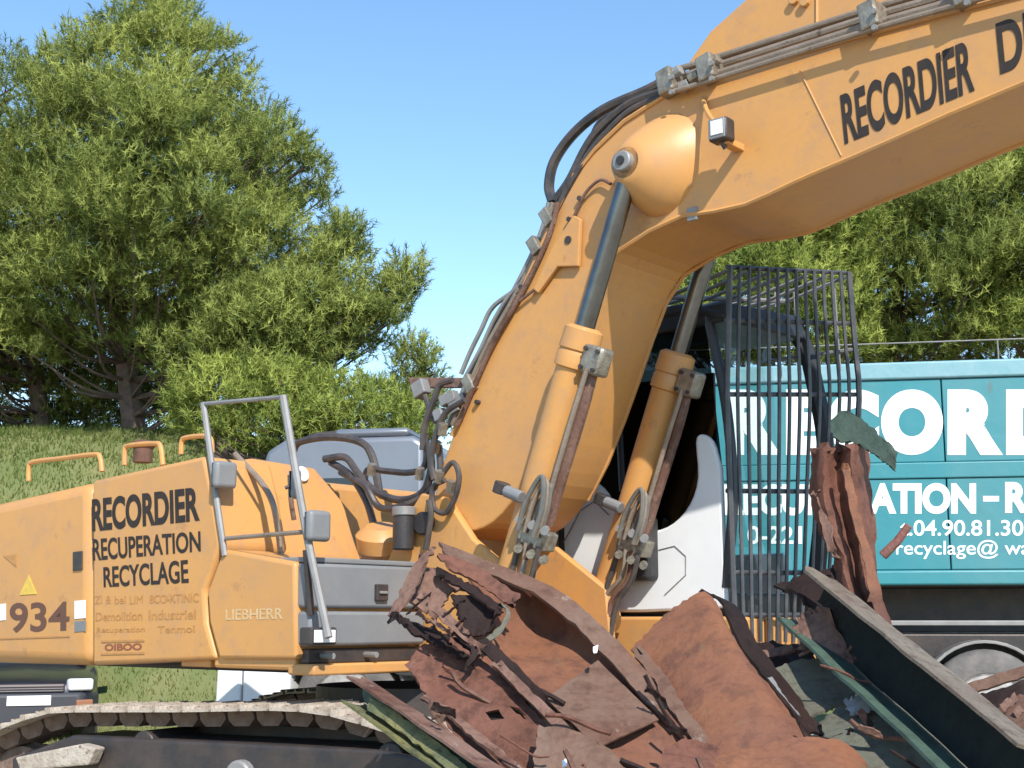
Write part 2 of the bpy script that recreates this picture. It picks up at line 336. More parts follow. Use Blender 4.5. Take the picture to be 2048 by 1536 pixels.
# ================================================================== PINES
def in_poly(p, poly):
    x, y = p; c = False; j = len(poly) - 1
    for i in range(len(poly)):
        xi, yi = poly[i]; xj, yj = poly[j]
        if (yi > y) != (yj > y) and x < (xj - xi) * (y - yi) / (yj - yi) + xi: c = not c
        j = i
    return c
def edge_dist(p, poly):
    p = Vector(p); best = 1e9
    for i in range(len(poly)):
        a = Vector(poly[i]); b = Vector(poly[(i + 1) % len(poly)]); ab = b - a
        t = max(0, min(1, (p - a).dot(ab) / max(1e-9, ab.length_squared))); best = min(best, (p - a - ab * t).length)
    return best
def pine(label, poly, D, depth, n_lobes, base, lean, m, tufts=120, needles=26, group=None, rl=(0.42, 0.85), name='pine_tree', cat='tree', extra=(), nl=1.0):
    """poly: crown outline in metres (x, z) at distance D; a lobe fill of real depth; base: (x, y) of the trunk foot"""
    rnd = random.Random(hash(label) % 1000 if False else len(label) * 7 + n_lobes)
    lobes = []; tries = 0
    xs = [p[0] for p in poly]; zs = [p[1] for p in poly]
    while len(lobes) < n_lobes and tries < 8000:
        tries += 1
        p = (rnd.uniform(min(xs), max(xs)), rnd.uniform(min(zs), max(zs)))
        if not in_poly(p, poly): continue
        e = edge_dist(p, poly); r = min(rnd.uniform(*rl), max(0.22, e * 0.95))
        if e < 0.12: continue
        h = depth * min(1, (e / 1.9)) ** 0.7
        q = Vector((p[0], D + rnd.choice((-1, -1, 1)) * h * rnd.random() ** 0.5, p[1]))
        if any((q - c).length < 0.47 * (r + rr) for c, rr in lobes): continue
        lobes.append((q, r))
    for q, r in extra: lobes.append((Vector(q), r))
    root = empty(name, (base[0], base[1], ground_z(*base) - 0.05)); ro = Vector(root.location)
    top = max(zs); bz = ro.z; H = top - bz
    cx = sum(xs) / len(xs)
    trunk = smooth([ro, ro + Vector((lean * .3, 0, H * .2)), ro + Vector((lean * .75, 0.1, H * .45)), Vector((cx * .5 + (ro.x + lean) * .5, D, bz + H * .72)), Vector((cx, D, top - H * .08))], 5)
    MB().tube([p - ro for p in trunk], lambda u: 0.24 * (H / 10) * (1 - u) ** .8 + 0.02, 9).build('trunk', BARK, root, shade=True)
    for q, r in lobes:                            # one limb to each cushion of needles
        k = min(range(len(trunk)), key=lambda i: abs(trunk[i].z - (q.z - 0.35 * (q - trunk[i]).length)))
        a = trunk[min(k, len(trunk) - 2)]; mid = a.lerp(q, .5) + Vector((rnd.uniform(-.2, .2), rnd.uniform(-.2, .2), -0.12 * (q - a).length))
        MB().tube([p - ro for p in smooth([a, mid, q], 3)], 0.055 * (H / 10), 5, 0.012).build('branch', BARK, root)
    P, Dn, T, Ln, Sh = [], [], [], [], []
    for q, r in lobes:
        nt_ = max(18, int(1.3 * tufts * (r / 0.6) ** 2 * nl))
        u = RNG.normal(size=(nt_, 3)); u /= np.linalg.norm(u, axis=1, keepdims=True); u[:, 2] = np.where(u[:, 2] < -0.35, -u[:, 2] * .6, u[:, 2])
        rr = r * (0.25 + 0.88 * RNG.random(nt_) ** 0.5) * (1 + 0.25 * np.sin(u[:, 0] * 5 + q.x * 3) * np.cos(u[:, 2] * 4 + q.z))
        c = np.array(q) + u * rr[:, None] * np.array([1.05, 1.05, 0.9])
        dr = u * 0.75 + np.array([0, 0, 0.65]) + RNG.normal(size=(nt_, 3)) * .3
        dr /= np.linalg.norm(dr, axis=1, keepdims=True)
        tn = np.clip(0.42 + 0.2 * RNG.normal(size=nt_) + rnd.uniform(-.34, .30), 0, 1)
        k = needles; stem = RNG.random((nt_, k, 1)) * 0.24
        P.append((c[:, None, :] + dr[:, None, :] * stem).reshape(-1, 3))
        Dn.append((dr[:, None, :] * 1.0 + RNG.normal(size=(nt_, k, 3)) * .75).reshape(-1, 3))
        sn = u * .8 + np.array([0, 0, .35]) + RNG.normal(size=(nt_, 3)) * .2; sn /= np.linalg.norm(sn, axis=1, keepdims=True); Sh.append(np.repeat(sn, k, axis=0))
        T.append(np.clip(np.repeat(tn, k) + RNG.normal(size=nt_ * k) * .08, 0, 1)); Ln.append(RNG.uniform(.06, .15, nt_ * k))
    P = np.concatenate(P) - np.array(ro); Dn = np.concatenate(Dn); T = np.concatenate(T); Ln = np.concatenate(Ln)
    o = bpy.data.objects.new('crown', blades_mesh('crown', P, Dn, Ln, 0.0076, m, T, np.concatenate(Sh))); C.objects.link(o); o.parent = root
    return tag(root, label, cat, group)
def outline(pts, D):
    return [(at(px, py, D).x, at(px, py, D).z) for px, py in pts]
D1 = 22.5
pine('tallest pine with a pointed top, rising over the counterweight of the excavator',
     outline([(60, 170), (150, 130), (225, 115), (245, 30), (300, -10), (365, 0), (420, 60), (440, 120), (465, 95), (488, 130), (482, 215), (540, 215), (548, 275), (600, 290), (648, 370), (640, 425), (590, 455), (640, 480), (640, 560), (560, 700), (440, 800), (340, 800), (290, 730), (180, 720), (60, 790)], D1),
     D1, 3.2, 170, (at(250, 850, D1).x, D1 + .6), -.9, NEEDLE, tufts=105, extra=[(at(px, py, D1 + dd), r_) for px, py, dd, r_ in ((310, 8, 0.0, 0.22), (352, 18, 0.3, 0.24), (262, 55, -0.2, 0.26), (240, 85, 0.3, 0.25), (430, 85, -0.5, 0.28), (468, 108, 0.2, 0.22), (476, 150, 0.0, 0.25), (478, 190, -0.4, 0.27), (120, 140, -0.3, 0.28), (175, 118, 0.4, 0.26), (536, 232, -0.3, 0.26), (590, 300, 0.2, 0.28), (632, 352, -0.3, 0.27), (644, 400, 0.0, 0.25), (612, 330, -0.6, 0.25), (560, 255, 0.5, 0.22), (648, 372, 0.4, 0.18))])
D2 = 23.6
pine('broad pine leaving the frame beside the tallest one, above the green bank',
     outline([(-420, 420), (-300, 270), (-160, 190), (0, 185), (60, 150), (130, 160), (170, 400), (150, 640), (80, 780), (-100, 830), (-420, 830)], D2),
     D2, 3.0, 110, (at(60, 850, D2).x, D2 + .8), -.9, NEEDLE, tufts=95)
D9 = 25.0
pine('dark shrub in the shade under the pines, on top of the green bank',
     outline([(-260, 930), (-240, 720), (-100, 640), (60, 630), (200, 660), (330, 690), (420, 800), (420, 930)], D9),
     D9, 1.2, 110, (at(120, 900, D9).x, D9), .1, NEEDLE, tufts=70, rl=(.35, .7), nl=1.3, name='shrub', cat='shrub')
D3 = 21.4
pine('pine leaning out with long pointed branches towards the boom',
     outline([(380, 700), (450, 600), (560, 560), (640, 500), (690, 440), (722, 475), (728, 600), (785, 565), (795, 520), (838, 528), (820, 620), (760, 690), (705, 740), (600, 790), (450, 790)], D3),
     D3, 2.0, 105, (at(420, 870, D3).x, D3 + .4), .6, NEEDLE, tufts=105, rl=(.3, .62), extra=[(at(px, py, D3 + dd), r_) for px, py, dd, r_ in ((690, 452, 0.0, 0.20), (706, 478, -0.3, 0.24), (716, 520, 0.2, 0.26), (722, 560, -0.2, 0.25), (668, 500, 0.3, 0.25), (645, 530, -0.3, 0.26), (816, 538, 0.0, 0.20), (806, 565, -0.2, 0.26), (800, 605, 0.3, 0.28), (822, 580, 0.1, 0.20), (770, 585, 0.0, 0.25), (770, 650, -0.3, 0.28), (740, 700, 0.2, 0.30), (790, 640, 0.1, 0.22))])
D4 = 19.9
pine('low bright green pine bush in front of the leaning pine',
     outline([(335, 790), (400, 730), (480, 745), (560, 720), (640, 760), (720, 765), (790, 775), (845, 815), (860, 900), (700, 960), (500, 930), (340, 880)], D4),
     D4, 1.0, 85, (at(600, 930, D4).x, D4 + .3), .2, NEEDLE2, tufts=110, rl=(.25, .5), name='pine_bush', cat='bush')
D5 = 25.0
pine('small thin pine standing against the sky between truck roof and boom',
     outline([(780, 760), (800, 690), (830, 668), (860, 690), (872, 670), (878, 720), (892, 790), (900, 900), (780, 900)], D5),
     D5, 0.9, 34, (at(850, 900, D5).x, D5), .1, NEEDLE, tufts=70, rl=(.25, .5))
D6 = 21.0
pine('pine behind the caged cab of the excavator',
     outline([(1290, 760), (1330, 620), (1420, 470), (1500, 400), (1580, 330), (1680, 300), (1740, 420), (1730, 760)], D6),
     D6, 2.2, 105, (at(1520, 900, D6).x, D6 + .4), .3, NEEDLE2, tufts=100)
D7 = 22.0
pine('pine rising behind the teal container, under the straight boom',
     outline([(1640, 500), (1680, 330), (1760, 240), (1880, 180), (1980, 210), (2030, 400), (2030, 780), (1640, 780)], D7),
     D7, 2.6, 105, (at(1830, 900, D7).x, D7 + .4), -.2, NEEDLE, tufts=100)
D8 = 21.2
pine('pine cut by the frame edge behind the teal container',
     outline([(1930, 560), (1960, 330), (2040, 230), (2180, 170), (2330, 260), (2420, 500), (2420, 780), (1930, 780)], D8),
     D8, 2.4, 95, (at(2150, 900, D8).x, D8 + .4), .2, NEEDLE2, tufts=95)

# ================================================================== EXCAVATOR
TH = rad(40)
_p = at(590, 1320, 8.0)
_X = Vector((math.cos(TH), -math.sin(TH), 0)); _Y = Vector((math.sin(TH), math.cos(TH), 0))
_o = _p - _X * 0.5 + _Y * 1.45; _o.z = 0
EX = Frame(_o, -TH)
exc = empty('excavator', EX.o, -TH)
tag(exc, 'yellow crawler excavator with raised boom and caged white cab behind the scrap heap', 'excavator')
Lx = EX.on
YN = -1.45                                        # right-hand side plane of the house
OUT = Vector((0, -1, 0))
def side_poly(pts, y): return [Lx(px, py, y) for px, py in pts]

# --- house: base frame, counterweight, covers
zb = 1.26
MB().box((-2.9, -0.95, 1.22), (0.40, 1.38, zb + .03)).build('base_frame', DARK, exc, .02)
cw = [(-3.35, YN, 1.24), (-3.42, YN, 1.5), (-3.40, YN, 2.2), (-3.2, YN, 2.40)]
j = Lx(180, 962, YN); jb = Lx(180, 1332, YN)
cwp = cw + [j, jb]
cwp = [Vector(p) for p in cwp]
cwt = MB().prism([Vector((p.x, YN, p.z)) for p in cwp], (0, 2.9, 0)).build('counterweight', YEL, exc, .09, True, 4)
hood = side_poly([(184, 961), (300, 935), (408, 911), (424, 985), (441, 1090), (428, 1128), (408, 1180), (412, 1245), (432, 1319), (184, 1331)], YN)
MB().prism(hood, (0, 0.55, 0)).build('side_cover', YEL, exc, .03, True, 3)
box2 = side_poly([(446, 1098), (590, 1124), (592, 1319), (437, 1319), (417, 1245), (413, 1182), (433, 1130)], YN)
MB().prism(box2, (0, 0.9, 0)).build('tank_cover', YEL, exc, .025, True, 3)
xe = Lx(425, 1000, YN).x
MB().box((-2.6, YN + .5, zb), (xe - .30, 1.40, 2.52)).build('engine_housing', YEL, exc, .05, True)
# front wall of the engine housing above the tank (sunlit yellow)
wz = 1.93
q0, q1 = EX.onx(446, 905, xe + .02), EX.onx(742, 905, xe + .02)
def wx(z): return xe + .02 - .38 * (z - wz)       # the wall leans back
MB().prism([(wx(z), y, z) for y, z in ((-1.40, wz), (-1.40, 2.53), (-.95, 2.62), (q1.y - .3, 2.60), (q1.y, 2.25), (q1.y + .02, wz))], (-.05, 0, -.02)).build('housing_front', YEL, exc, .012, True)
MB().box((xe - .35, -1.38, zb), (xe - .05, q1.y, wz + .02)).build('housing_base', YEL, exc, .01)
hb = EX.onx(612, 950, wx(2.38))
MB().cyl((wx(hb.z) - .02, hb.y, hb.z), (wx(hb.z) + .03, hb.y, hb.z + .012), .055, 18).build('reflector', PLATE, exc, .008)
MB().obox((wx(2.19), -.93, 2.19), (.007, 0, .003), (0, .05, 0), (-.006, 0, .015)).build('sticker', PLATE, exc)
# tank front: grey steps
xt = 0.5
ty1 = EX.onx(850, 1180, xt).y
MB().box((xe + .03, YN + .03, zb), (xt - .03, ty1, 1.88)).build('tank', YEL, exc, .02)
MB().box((xe + .05, YN + .04, 1.884), (xt + .03, ty1 + .02, 1.915)).build('tread_plate', GREY, exc, .008)
MB().box((xt - .028, YN + .02, 1.62), (xt + .05, ty1, 1.88)).build('grey_step_panel', GREY, exc, .02, True)
MB().box((xt - .026, YN + .02, 1.40), (xt + .10, ty1 - .1, 1.60)).build('grey_tool_box', GREY, exc, .02, True)
sl = EX.onx(760, 1185, xt + .05)
lt = MB().box((xt + .05, sl.y - .05, sl.z - .05), (xt + .075, sl.y + .05, sl.z + .05)).build('latch', DARK, exc, .006)
MB().box((xt + .07, sl.y - .03, sl.z - .008), (xt + .09, sl.y + .03, sl.z + .008)).build('latch_handle', LGREY, lt, .003)
MB().box((xt - .02, YN + .05, 1.30), (xt + .06, ty1, 1.385)).build('step', DARK, exc, .01)
MB().box((xt - .1, YN + .03, 1.235), (xt + .13, ty1 + .3, 1.30)).build('front_beam', YEL, exc, .012, True)
wl = EX.onx(636, 1283, xt + .2)
wk = MB().obox((xt + .2, wl.y, wl.z + .03), (.05, 0, 0), (0, .10, 0), (0, 0, .05)).build('low_work_light', DARK, exc, .012)
MB().obox((xt + .256, wl.y, wl.z + .03), (.004, 0, 0), (0, .08, 0), (0, 0, .035)).build('lens', LENS, wk, .003)
for py in (-1.3, -.95):
    MB().cyl((xt - .02, py, 1.345), (xt + .16, py, 1.345), .018, 10).build('step_bracket', LGREY, exc)
# seams, switches and stickers on the covers
sw = side_poly([(148, 1104), (166, 1102), (166, 1140), (148, 1142)], YN)
sb = MB().prism(sw, (0, -.012, 0)).build('latch', DARK, exc, .004)
def mark(pts, m, name='sticker', lift=.004, parent=None):
    return MB().prism([p + OUT * .001 for p in side_poly(pts, YN)], (0, -lift, 0)).build(name, m, parent or exc)
mark([(150, 1202), (172, 1200), (172, 1236), (150, 1238)], PLATE)
mark([(150, 1243), (172, 1241), (172, 1262), (150, 1264)], GREY)
mark([(-14, 1210), (12, 1207), (12, 1240), (-14, 1243)], PLATE)
mark([(40, 1190), (58, 1150), (74, 1188)], mat('faded_warning_sticker', (.72, .50, .06), .5, 0, (.5, .3, .1), 30, .7), 'warning_sticker')
mark([(8, 1112), (34, 1109), (34, 1134)], INK2, 'warning_sticker')
mark([(0, 1276), (140, 1271), (140, 1274), (0, 1279)], INK2, 'pinstripe')
def side_text(t, ll, lr, ul, ur, m, bold=.02, y=YN, par=None):
    return lettering(t, Lx(*ll, y), Lx(*lr, y), Lx(*ul, y), OUT, m, par or exc, bold, ur=Lx(*ur, y))
side_text('RECORDIER', (185, 1064), (400, 1042), (184, 998), (398, 973), INK, .035)
side_text('RECUPERATION', (187, 1122), (402, 1103), (185, 1078), (401, 1062), INK, .02)
side_text('RECYCLAGE', (208, 1175), (378, 1166), (207, 1134), (376, 1119), INK, .02)
side_text('934', (20, 1266), (139, 1262), (20, 1206), (139, 1203), mat('brown_numerals', (.12, .05, .03), .5), .02)
# worn small print
for t, a, b_ in (('ZI', 190, 204), ('&', 212, 222), ('bei', 230, 252), ('LIM', 260, 286)):
    side_text(t, (a, 1208), (b_, 1207), (a, 1192), (b_, 1191), INK2, 0)
side_text('8CO-KTINIC', (300, 1207), (398, 1204), (300, 1190), (398, 1186), INK2, .01)
side_text('Demolition', (192, 1242), (285, 1240), (192, 1225), (285, 1222), INK2, .01); side_text('Industriel', (298, 1240), (392, 1238), (298, 1221), (392, 1218), INK2, .01)
side_text('Recuperation', (194, 1268), (290, 1267), (194, 1255), (290, 1253), INK2, .005); side_text('Tenmoi', (316, 1266), (390, 1265), (316, 1252), (390, 1250), INK2, .005)
for a in ([(203, 1281), (290, 1279), (290, 1283), (203, 1285)], [(203, 1306), (290, 1304), (290, 1308), (203, 1310)]): mark(a, INK2, 'print_border')
side_text('OIBOO', (210, 1302), (284, 1300), (210, 1288), (284, 1286), mat('red_brown_print', (.25, .08, .04), .6), .03)
side_text('LIEBHERR', (452, 1240), (566, 1238), (452, 1219), (566, 1216), INK3, .01)
# roof handrails
def rail(pts, y, m=YEL, r=.018, name='handrail'):
    return MB().tube(smooth([Lx(px, py, y) for px, py in pts], 5), r, 8).build(name, m, exc, shade=True)
rail([(57, 962), (58, 935), (66, 924), (120, 917), (188, 909), (200, 916), (204, 943)], YN + .12)
rail([(249, 930), (250, 900), (258, 891), (310, 887), (321, 894), (326, 930)], YN + .25)
rail([(362, 908), (364, 882), (374, 875), (410, 872), (422, 880), (424, 905)], YN + .4)
MB().lathe(Lx(285, 925, YN + .6), (0, 0, 1), [(0, .07), (.1, .07), (.12, .09), (.15, .09), (.17, .03)]).build('exhaust_cap', RUSTG, exc, shade=True)
# grey handrail frame with mirrors
def bar(pts, m=LGREY, r=.02, name='handrail', n=8):
    return MB().tube(smooth(pts, 4) if len(pts) > 2 else pts, r, n).build(name, m, exc, shade=True)
bar([Lx(450, 1112, YN), Lx(432, 990, YN), Lx(407, 806, YN)])
p2 = [Lx(657, 1275, YN - .02), Lx(612, 1060, YN - .02), Lx(566, 792, YN - .02)]
bar(p2, r=.024); bar([Lx(407, 808, YN), Lx(566, 794, YN - .02)], r=.014)
bar([Lx(452, 1077, YN), Lx(606, 1064, YN)], m=PIPE, r=.014)
bar([EX.onx(470, 908, xe - .22), EX.onx(520, 962, xe + .05), EX.onx(545, 1005, xe + .24), EX.onx(556, 1060, xe + .26), EX.onx(562, 1108, xe + .26)], m=PIPE, r=.02)
bar([EX.onx(580, 950, xe + .3), EX.onx(582, 1000, xe + .3), EX.onx(588, 1040, xe + .3)], m=RUSTP, r=.016)
bar([EX.onx(612, 1100, xt + .1), EX.onx(622, 1230, xt + .1)], m=DARK, r=.02)
def mirror(px, py, w, h, y):
    c = Lx(px, py, y); k = MB().obox(c, (.03, 0, 0), (0, w, .0), (0, 0, h)).build('mirror', GREY, exc, .028, True, 4)
    MB().obox(c + Vector((-.034, 0, 0)), (.003, 0, 0), (0, w * .85, 0), (0, 0, h * .88)).build('mirror_glass', CHROME, k)
    MB().cyl(c, Lx(px - 22, py + 8, YN), .011, 8).build('mirror_arm', DARK, k)
mirror(449, 950, .085, .085, YN + .01); mirror(592, 968, .03, .09, YN + .05); mirror(636, 1052, .085, .09, YN + .02)
# --- boom foot, turret, hoses
for y in (-.42, .36):
    MB().prism([(.02, y, 1.30), (1.45, y, 1.30), (1.40, y, 1.75), (.95, y, 2.05), (.72, y, 2.32), (.50, y, 2.36), (.36, y, 2.20), (.12, y, 1.80)], (0, .06, 0)).build('boom_bracket', YEL, exc, .015, True)
MB().box((-.4, -.36, 1.24), (1.5, .42, 1.34)).build('turret_floor', YEL, exc, .01)
MB().cyl((.55, -.47, 2.16), (.55, .47, 2.16), .075, 22).build('foot_pin', DARK, exc, .01, True)
MB().box((-.42, -.18, 1.34), (.0, .36, 2.05)).build('valve_block', PIPE, exc, .03, True)
MB().lathe((.02, -.30, 2.02), (0.25, -.3, 1), [(0, .16), (.10, .17), (.13, .14), (.16, .1)], 22).build('swivel_joint', YEL, exc, shade=True)
vb = MB().cyl(Lx(806, 1100, -.5), Lx(808, 1015, -.5), .07, 14).build('filter', DARK, exc, .01, True)
MB().cyl(Lx(808, 1032, -.5), Lx(808, 1014, -.5), .078, 14).build('filter_cap', LGREY, vb, .006, True)
def hose(pts, y, r=.022, m=HOSE, name='hose', par=None):
    P = []
    for i, p in enumerate(pts):
        P.append(p if isinstance(p, Vector) else Lx(p[0], p[1], p[2] if len(p) > 2 else y))
    return MB().tube(smooth(P, 6), r, 8).build(name, m, par or exc, shade=True)
hose([EX.onx(648, 918, xe - .2), (690, 915), (715, 945), (750, 982), (800, 1000), (845, 985), (862, 940), (858, 885)], -.30, .026)
hose([EX.onx(662, 925, xe - .19), (700, 950), (732, 1000), (748, 1050), (765, 1098)], -.30, .026)
hose([EX.onx(682, 945, xe - .17), (728, 970), (760, 1015), (812, 1010), (858, 985), (880, 950), (878, 890)], -.36, .024)
hose([(728, 985), (735, 940), (770, 942), (820, 945), (850, 930), (852, 870)], -.22, .022)
hose([(880, 955), (905, 925), (918, 950), (912, 990), (892, 1025), (868, 1015), (866, 975), (890, 960)], -.47, .018)
hose([(868, 960), (862, 920), (872, 870), (892, 825), (930, 800)], -.45, .02)
hose([(845, 900), (850, 850), (868, 800), (880, 770), (905, 760)], -.30, .022)
hose([(858, 1000), (862, 1030), (858, 1062), (852, 1100)], -.5, .02)
hose([(585, 905), (600, 884), (660, 874), (720, 884), (745, 915), (760, 990)], .3, .03)
for px, py, y in ((742, 950, -.3), (838, 958, -.3), (870, 905, -.4), (878, 965, -.47), (900, 985, -.47), (884, 870, -.45)):
    a = Lx(px, py, y); MB().cyl(a, a + Vector((.03, -.02, .07)), .03, 8).build('fitting', FITTING, exc)
for px, py in ((892, 800), (912, 815), (880, 830), (905, 795), (925, 800)):
    a = Lx(px, py, -.34); MB().obox(a, (.035, .0, .012), (0, .03, 0), (-.012, 0, .035)).build('fitting', LGREY, exc, .006)
bk = [(815, 755), (935, 755), (935, 775), (838, 775), (840, 800), (820, 770)]
MB().prism(side_poly(bk, -.1), (0, .05, 0)).build('hose_bracket', RUSTP, exc, .006)
MB().obox(Lx(842, 778, -.14), (.05, 0, .02), (0, .04, 0), (-.02, 0, .05)).build('hose_clamp', LGREY, exc, .008)
hose([(850, 790), (862, 830), (880, 850), (900, 850)], -.16, .018)

# --- boom
BY = 0.36
outer = [(862, 1062), (868, 1000), (880, 948), (905, 872), (960, 742), (1036, 602), (1085, 490), (1118, 415), (1150, 350), (1190, 300), (1250, 243), (1330, 192), (1500, 135), (1700, 78), (1950, 12), (2150, -40)]
inner = [(2150, 122), (2048, 166), (1900, 228), (1780, 282), (1700, 317), (1640, 342), (1590, 364), (1540, 388), (1492, 409), (1430, 423), (1366, 432), (1300, 462), (1236, 503), (1200, 560), (1170, 640), (1140, 730), (1110, 815), (1075, 905), (1035, 985), (985, 1045), (930, 1066), (880, 1074)]
prof = side_poly(outer[:2], -BY) + smooth(side_poly(outer[2:], -BY), 3) + smooth(side_poly(inner, -BY), 3)
tipx = max(p.x for p in prof)
boom = MB().prism(prof, (0, 2 * BY, 0)).build('boom', YEL, exc, .012, False)
# flange lips: plates standing proud along upper and lower edges
def lip(pts, w, name):
    P = side_poly(pts, -BY)
    for s_ in (-1, 1):
        MB().tube([Vector((p.x, s_ * (BY + .004), p.z)) for p in P], w, 6).build(name, YEL, boom, shade=True)
lip(outer[3:], .016, 'upper_weld_edge'); lip(inner[:-3], .014, 'lower_weld_edge')
# weld seams across the near side
for a, b in (((1600, 142), (1683, 312)),):
    MB().tube([Lx(*a, -BY - .002), Lx(*b, -BY - .001)], .005, 6).build('weld_seam', YEL, boom)
# stick-cylinder bracket standing on the boom
br = side_poly([(1372, 176), (1378, 122), (1420, 62), (1500, -10), (1640, -140), (2150, -330), (2150, -30), (1950, 20), (1700, 84), (1500, 140)], -.26)
brk = MB().prism(br, (0, .52, 0)).build('boom_top_bracket', YEL, boom, .015, False)
MB().tube([Lx(1634, -20, -.262), Lx(1634, 84, -.262)], .010, 6).build('weld_seam', YEL, brk)
for q in ((1590, 2), (1612, 6)):
    c = Lx(*q, -.26); MB().cyl(c, c + OUT * .03, .028, 12).build('bolt', YEL, brk, .004)
side_text('RECORDIER', (1690, 290), (1950, 182), (1680, 190), (1942, 76), INK, .03, -BY - .001, boom)
side_text('DE', (2001, 149), (2086, 116), (1991, 48), (2078, 14), INK, .03, -BY - .001, boom)
# pin bosses and boom cylinders
PT = Lx(1244, 322, -.60)                           # outer end of the upper pin, near side
pb = Vector((PT.x, 0, PT.z))
c1 = Lx(1330, 330, -BY)
def boss(sy):
    n = 26; b = MB(); rings = []
    for k, (u, ra, rb) in enumerate(((0, .25, .31), (.12, .245, .30), (.3, .235, .275), (.55, .20, .23), (.8, .155, .17), (.93, .125, .13), (1, .10, .105))):
        y = sy * (BY - .01 + u * .22); cx = c1.x + (pb.x - c1.x) * u; cz = c1.z - .0 * (1 - u) + (pb.z - c1.z) * u
        rings.append([Vector((cx + ra * math.cos(a) * (1.0 if math.cos(a) > 0 else .9) + .12 * (1 - u) * rb * math.sin(a), y, cz + rb * math.sin(a))) for a in (2 * math.pi * i / n for i in range(n))])
    v = [p for r in rings for p in r]; f = []
    for i in range(len(rings) - 1):
        for k in range(n): f.append((i * n + k, i * n + (k + 1) % n, (i + 1) * n + (k + 1) % n, (i + 1) * n + k))
    f += [tuple(range(n)), tuple((len(rings) - 1) * n + k for k in range(n))]
    o = b.add(v, f).build('pin_boss', YEL, boom, shade=True, angle=50); return o
FB = Vector((1.25, 0, 1.56))                       # cylinder foot
CY = .50
def boom_cylinder(sy):
    y = sy * CY; a = Vector((pb.x, y, pb.z)); b = Vector((FB.x, y, FB.z)); ax = (b - a).normalized(); L = (b - a).length
    barrel0 = .98
    root = MB().lathe(a + ax * barrel0, ax, [(0, .085), (.02, .118), (.14, .122), (.15, .112), (.17, .120), (.25, .12), (.26, .104), (L - barrel0 - .16, .104), (L - barrel0 - .12, .07)], 24).build('boom_cylinder', YEL, exc, shade=True)
    MB().cyl(a + ax * .08, a + ax * (barrel0 + .05), .058, 20).build('piston_rod', CHROME, root, shade=True)
    MB().cyl(a + Vector((0, -.07, 0)), a + Vector((0, .07, 0)), .105, 22).build('rod_eye', FITTING if sy < 0 else GREY, root, .012, True)
    MB().cyl(a + Vector((0, sy * .06, 0)), a + Vector((0, sy * .115, 0)), .062, 18).build('pin_cap', LGREY, root, .008, True)
    MB().cyl(a + Vector((0, sy * .11, 0)), a + Vector((0, sy * .125, 0)), .028, 10).build('pin_bolt', DARK, root)
    MB().cyl(b + Vector((0, -.09, 0)), b + Vector((0, .09, 0)), .11, 20).build('foot_eye', YEL, root, .012, True)
    # feed pipe beside the barrel, with its flange block
    fwd = Vector((-ax.z, 0, ax.x)); fwd = fwd if fwd.x > 0 else -fwd
    s0 = a + ax * (barrel0 + .17) + fwd * .17 + Vector((0, -.03, 0))
    MB().obox(s0, fwd * .075, (0, .06, 0), ax * .085).build('flange_block', FITTING, root, .02, True)
    for q in ((-1, -1), (1, -1), (-1, 1), (1, 1)):
        c_ = s0 + fwd * .045 * q[0] + ax * .055 * q[1] + OUT * .058; MB().cyl(c_, c_ + OUT * .018, .014, 6).build('bolt', DARK, root)
    MB().tube(smooth([s0 + ax * .05, s0 + ax * .3 + fwd * .01, s0 + ax * .75, s0 + ax * 1.0], 4), .034, 10).build('feed_pipe', RUSTP, root, shade=True)
    MB().tube(smooth([s0 + ax * .05 + OUT * .06, s0 + ax * .4 + OUT * .07, s0 + ax * .95 + OUT * .07], 4), .016, 8).build('feed_pipe', PIPE, root, shade=True)
    # pipe-break valve with looped hoses
    v0 = a + ax * (barrel0 + 1.02) + fwd * .14 + OUT * .06
    vb = MB().obox(v0 + ax * .24, fwd * .10, (0, .07, 0), ax * .055).build('safety_valve', FITTING, root, .012, True)
    for k in range(6):
        c = v0 + ax * (.16 + .16 * (k % 2)) + fwd * (-.10 + .05 * k) + OUT * (.07)
        MB().cyl(c, c + fwd * .03 + OUT * .05, .026, 8).build('fitting', FITTING if k % 2 else LGREY, vb)
    MB().cyl(v0 + ax * .04 - fwd * .26 + OUT * .08, v0 + ax * .04 - fwd * .13 + OUT * .08, .038, 10).build('coupling', GREY, vb, .006)
    MB().cyl(v0 + ax * .0 - fwd * .30 + OUT * .08, v0 + ax * .07 - fwd * .30 + OUT * .08, .05, 10).build('coupling', DARK, vb, .006)
    rn = random.Random(5 if sy < 0 else 9)
    for k in range(3):
        w = .03 + .016 * k; off = OUT * (.05 + .03 * k) + fwd * (.02 - .012 * k)
        MB().tube(smooth([v0 + ax * .22 - fwd * w + off, v0 + ax * .04 - fwd * w + off, v0 + ax * (-.085 - .02 * k) + off, v0 + ax * .04 + fwd * w + off, v0 + ax * .22 + fwd * w + off], 6), .017, 8).build('hose_loop', PIPE if k % 2 else mat('grey_hose', (.11, .105, .095), .5, 0, (.22, .19, .15), 9, .7), vb, shade=True)
    for k in range(4):
        g = v0 + ax * .27 + fwd * (-.07 + .05 * k) + OUT * .06
        MB().tube(smooth([g, g + ax * .18 + fwd * rn.uniform(-.04, .04), g + ax * .36 + fwd * rn.uniform(-.05, .05), g + ax * .6 + fwd * rn.uniform(-.08, .08)], 5), .018, 8).build('hose', (HOSE, PIPE, RUSTP, HOSE)[k], vb, shade=True)
for sy in (-1, 1): boss(sy); boom_cylinder(sy)
